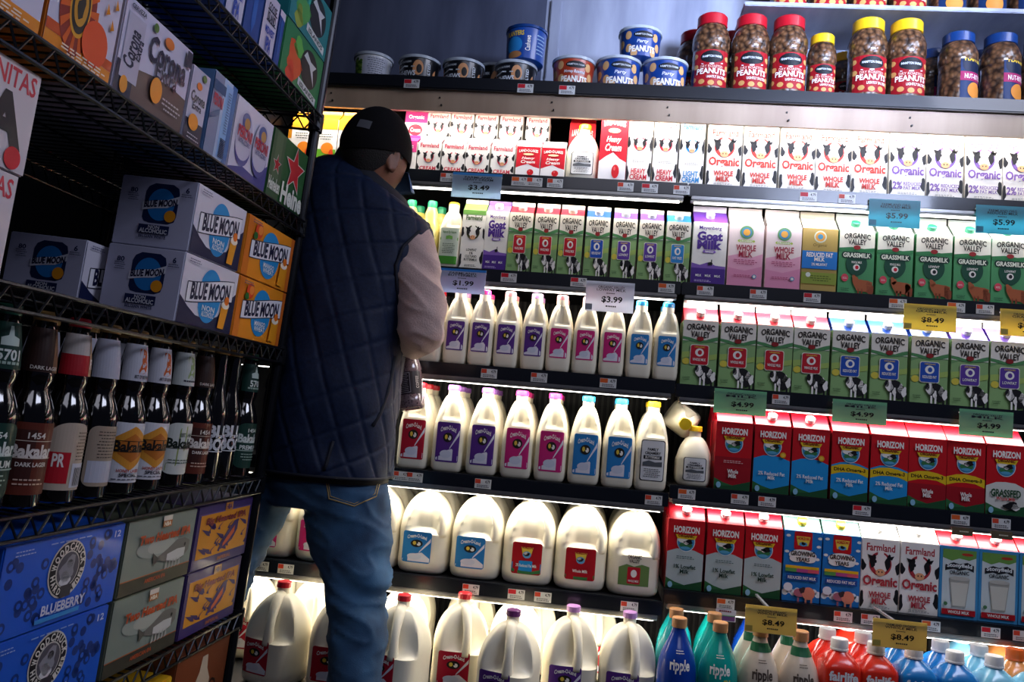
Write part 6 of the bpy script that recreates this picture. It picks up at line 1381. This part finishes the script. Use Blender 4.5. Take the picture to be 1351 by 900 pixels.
# sleeves of the pullover
SLV = mat('#c2a7a0', .85, noise_amt=.06, bump=.25, nscale=260, key='pullover', Sheen_Weight=.3)
def sleeve(pts, rads, nm, seed, cuff):
    mb = MB(); skinchain(mb, pts, rads, SLV, 40); me = fuse(mb.mesh('s'), .0048, 3, nm)
    for v in me.vertices: pass
    nr = [v.normal.copy() for v in me.vertices]; E = pts[len(pts) // 2]
    for v, nn in zip(me.vertices, nr):
        p = v.co; q = Vector((p.x * 8, p.y * 8 + seed, p.z * 24 + p.x * 14)); v.co = p + nn * (noise.noise(q) * .009 + (1 - abs(noise.noise(q * .8 + Vector((5, 2, 1))))) ** 6 * .005 - .002)
    return pp(nm, me)
sleeve([P(530, 308, 2.035), P(545, 335, 2.02), P(551, 375, 2.0), P(556, 412, 1.985), P(556, 436, 1.985), P(550, 446, 2.04), P(543, 450, 2.13), P(541, 452, 2.185)], [.066, .066, .062, .060, .058, .052, .043, .036], 'sleeve', 1, 0)
sleeve([P(418, 305, 2.05), P(398, 340, 2.06), P(393, 390, 2.09), P(392, 428, 2.12), P(404, 428, 2.16), P(430, 421, 2.235)], [.062, .062, .058, .056, .048, .036], 'sleeve', 4, 0)
for a, b_ in ((P(541, 452, 2.186), P(541, 452, 2.206)), (P(429, 421, 2.233), P(436, 420, 2.252))):
    mb = MB(); mb.tube([a, a * .5 + b_ * .5, b_], [.036, .037, .033], SLV, 28); pp('cuff', mb.mesh('cuff', True))

# bottle in the right hand, hanging down
def heldbottle():
    body = bpy.data.materials.new('speckled_drink'); body.use_nodes = True; nt = body.node_tree; b = nt.nodes['Principled BSDF']
    tc = nt.nodes.new('ShaderNodeTexCoord'); v = nt.nodes.new('ShaderNodeTexVoronoi'); v.inputs['Scale'].default_value = 160; r = nt.nodes.new('ShaderNodeValToRGB')
    r.color_ramp.elements[0].color = (*hexc('#2a1c1c'), 1); r.color_ramp.elements[1].color = (*hexc('#7a6468'), 1); r.color_ramp.elements[0].position = .15; r.color_ramp.elements[1].position = .4
    nt.links.new(tc.outputs['Object'], v.inputs['Vector']); nt.links.new(v.outputs['Distance'], r.inputs['Fac']); nt.links.new(r.outputs['Color'], b.inputs['Base Color']); b.inputs['Roughness'].default_value = .15; b.inputs['Coat Weight'].default_value = .8
    prof = [(.030, 0), (.034, .003), (.0365, .012), (.0365, .034), (.0350, .038), (.0350, .105), (.0365, .112), (.030, .140), (.020, .165), (.016, .178), (.016, .190)]
    return lathe_parts(prof, body, [(.0185, .180), (.0185, .198), (.017, .200)], mat('#d8d4cc', .4), lambda D: (D.rect(-1, 0, 1, 1, '#33292c'), D.rect(-.6, .05, .2, .95, '#9a9096'), D.rect(-.56, .08, .16, .92, '#2c2426'), D.lines(-.2, .85, .6, 10, '#a89ca2', .03, .08), D.text('COFFEE', .65, .5, .12, .8, '#c8b8b0', .02, rot=PI / 2)), .0355, .085, (.040, .102))
top = P(537, 462, 2.235); bo = P(544, 541, 2.215); dz = (top - bo).normalized(); q = Vector((0, 0, 1)).rotation_difference(dz)
place('drink_bottle', heldbottle(), (0, 0, 0), 0, 'brown speckled drink bottle held below', 'bottle', "the man's right forearm", 'held bottle', m=Matrix.Translation(bo) @ q.to_matrix().to_4x4(), key=0)
finish_labels()
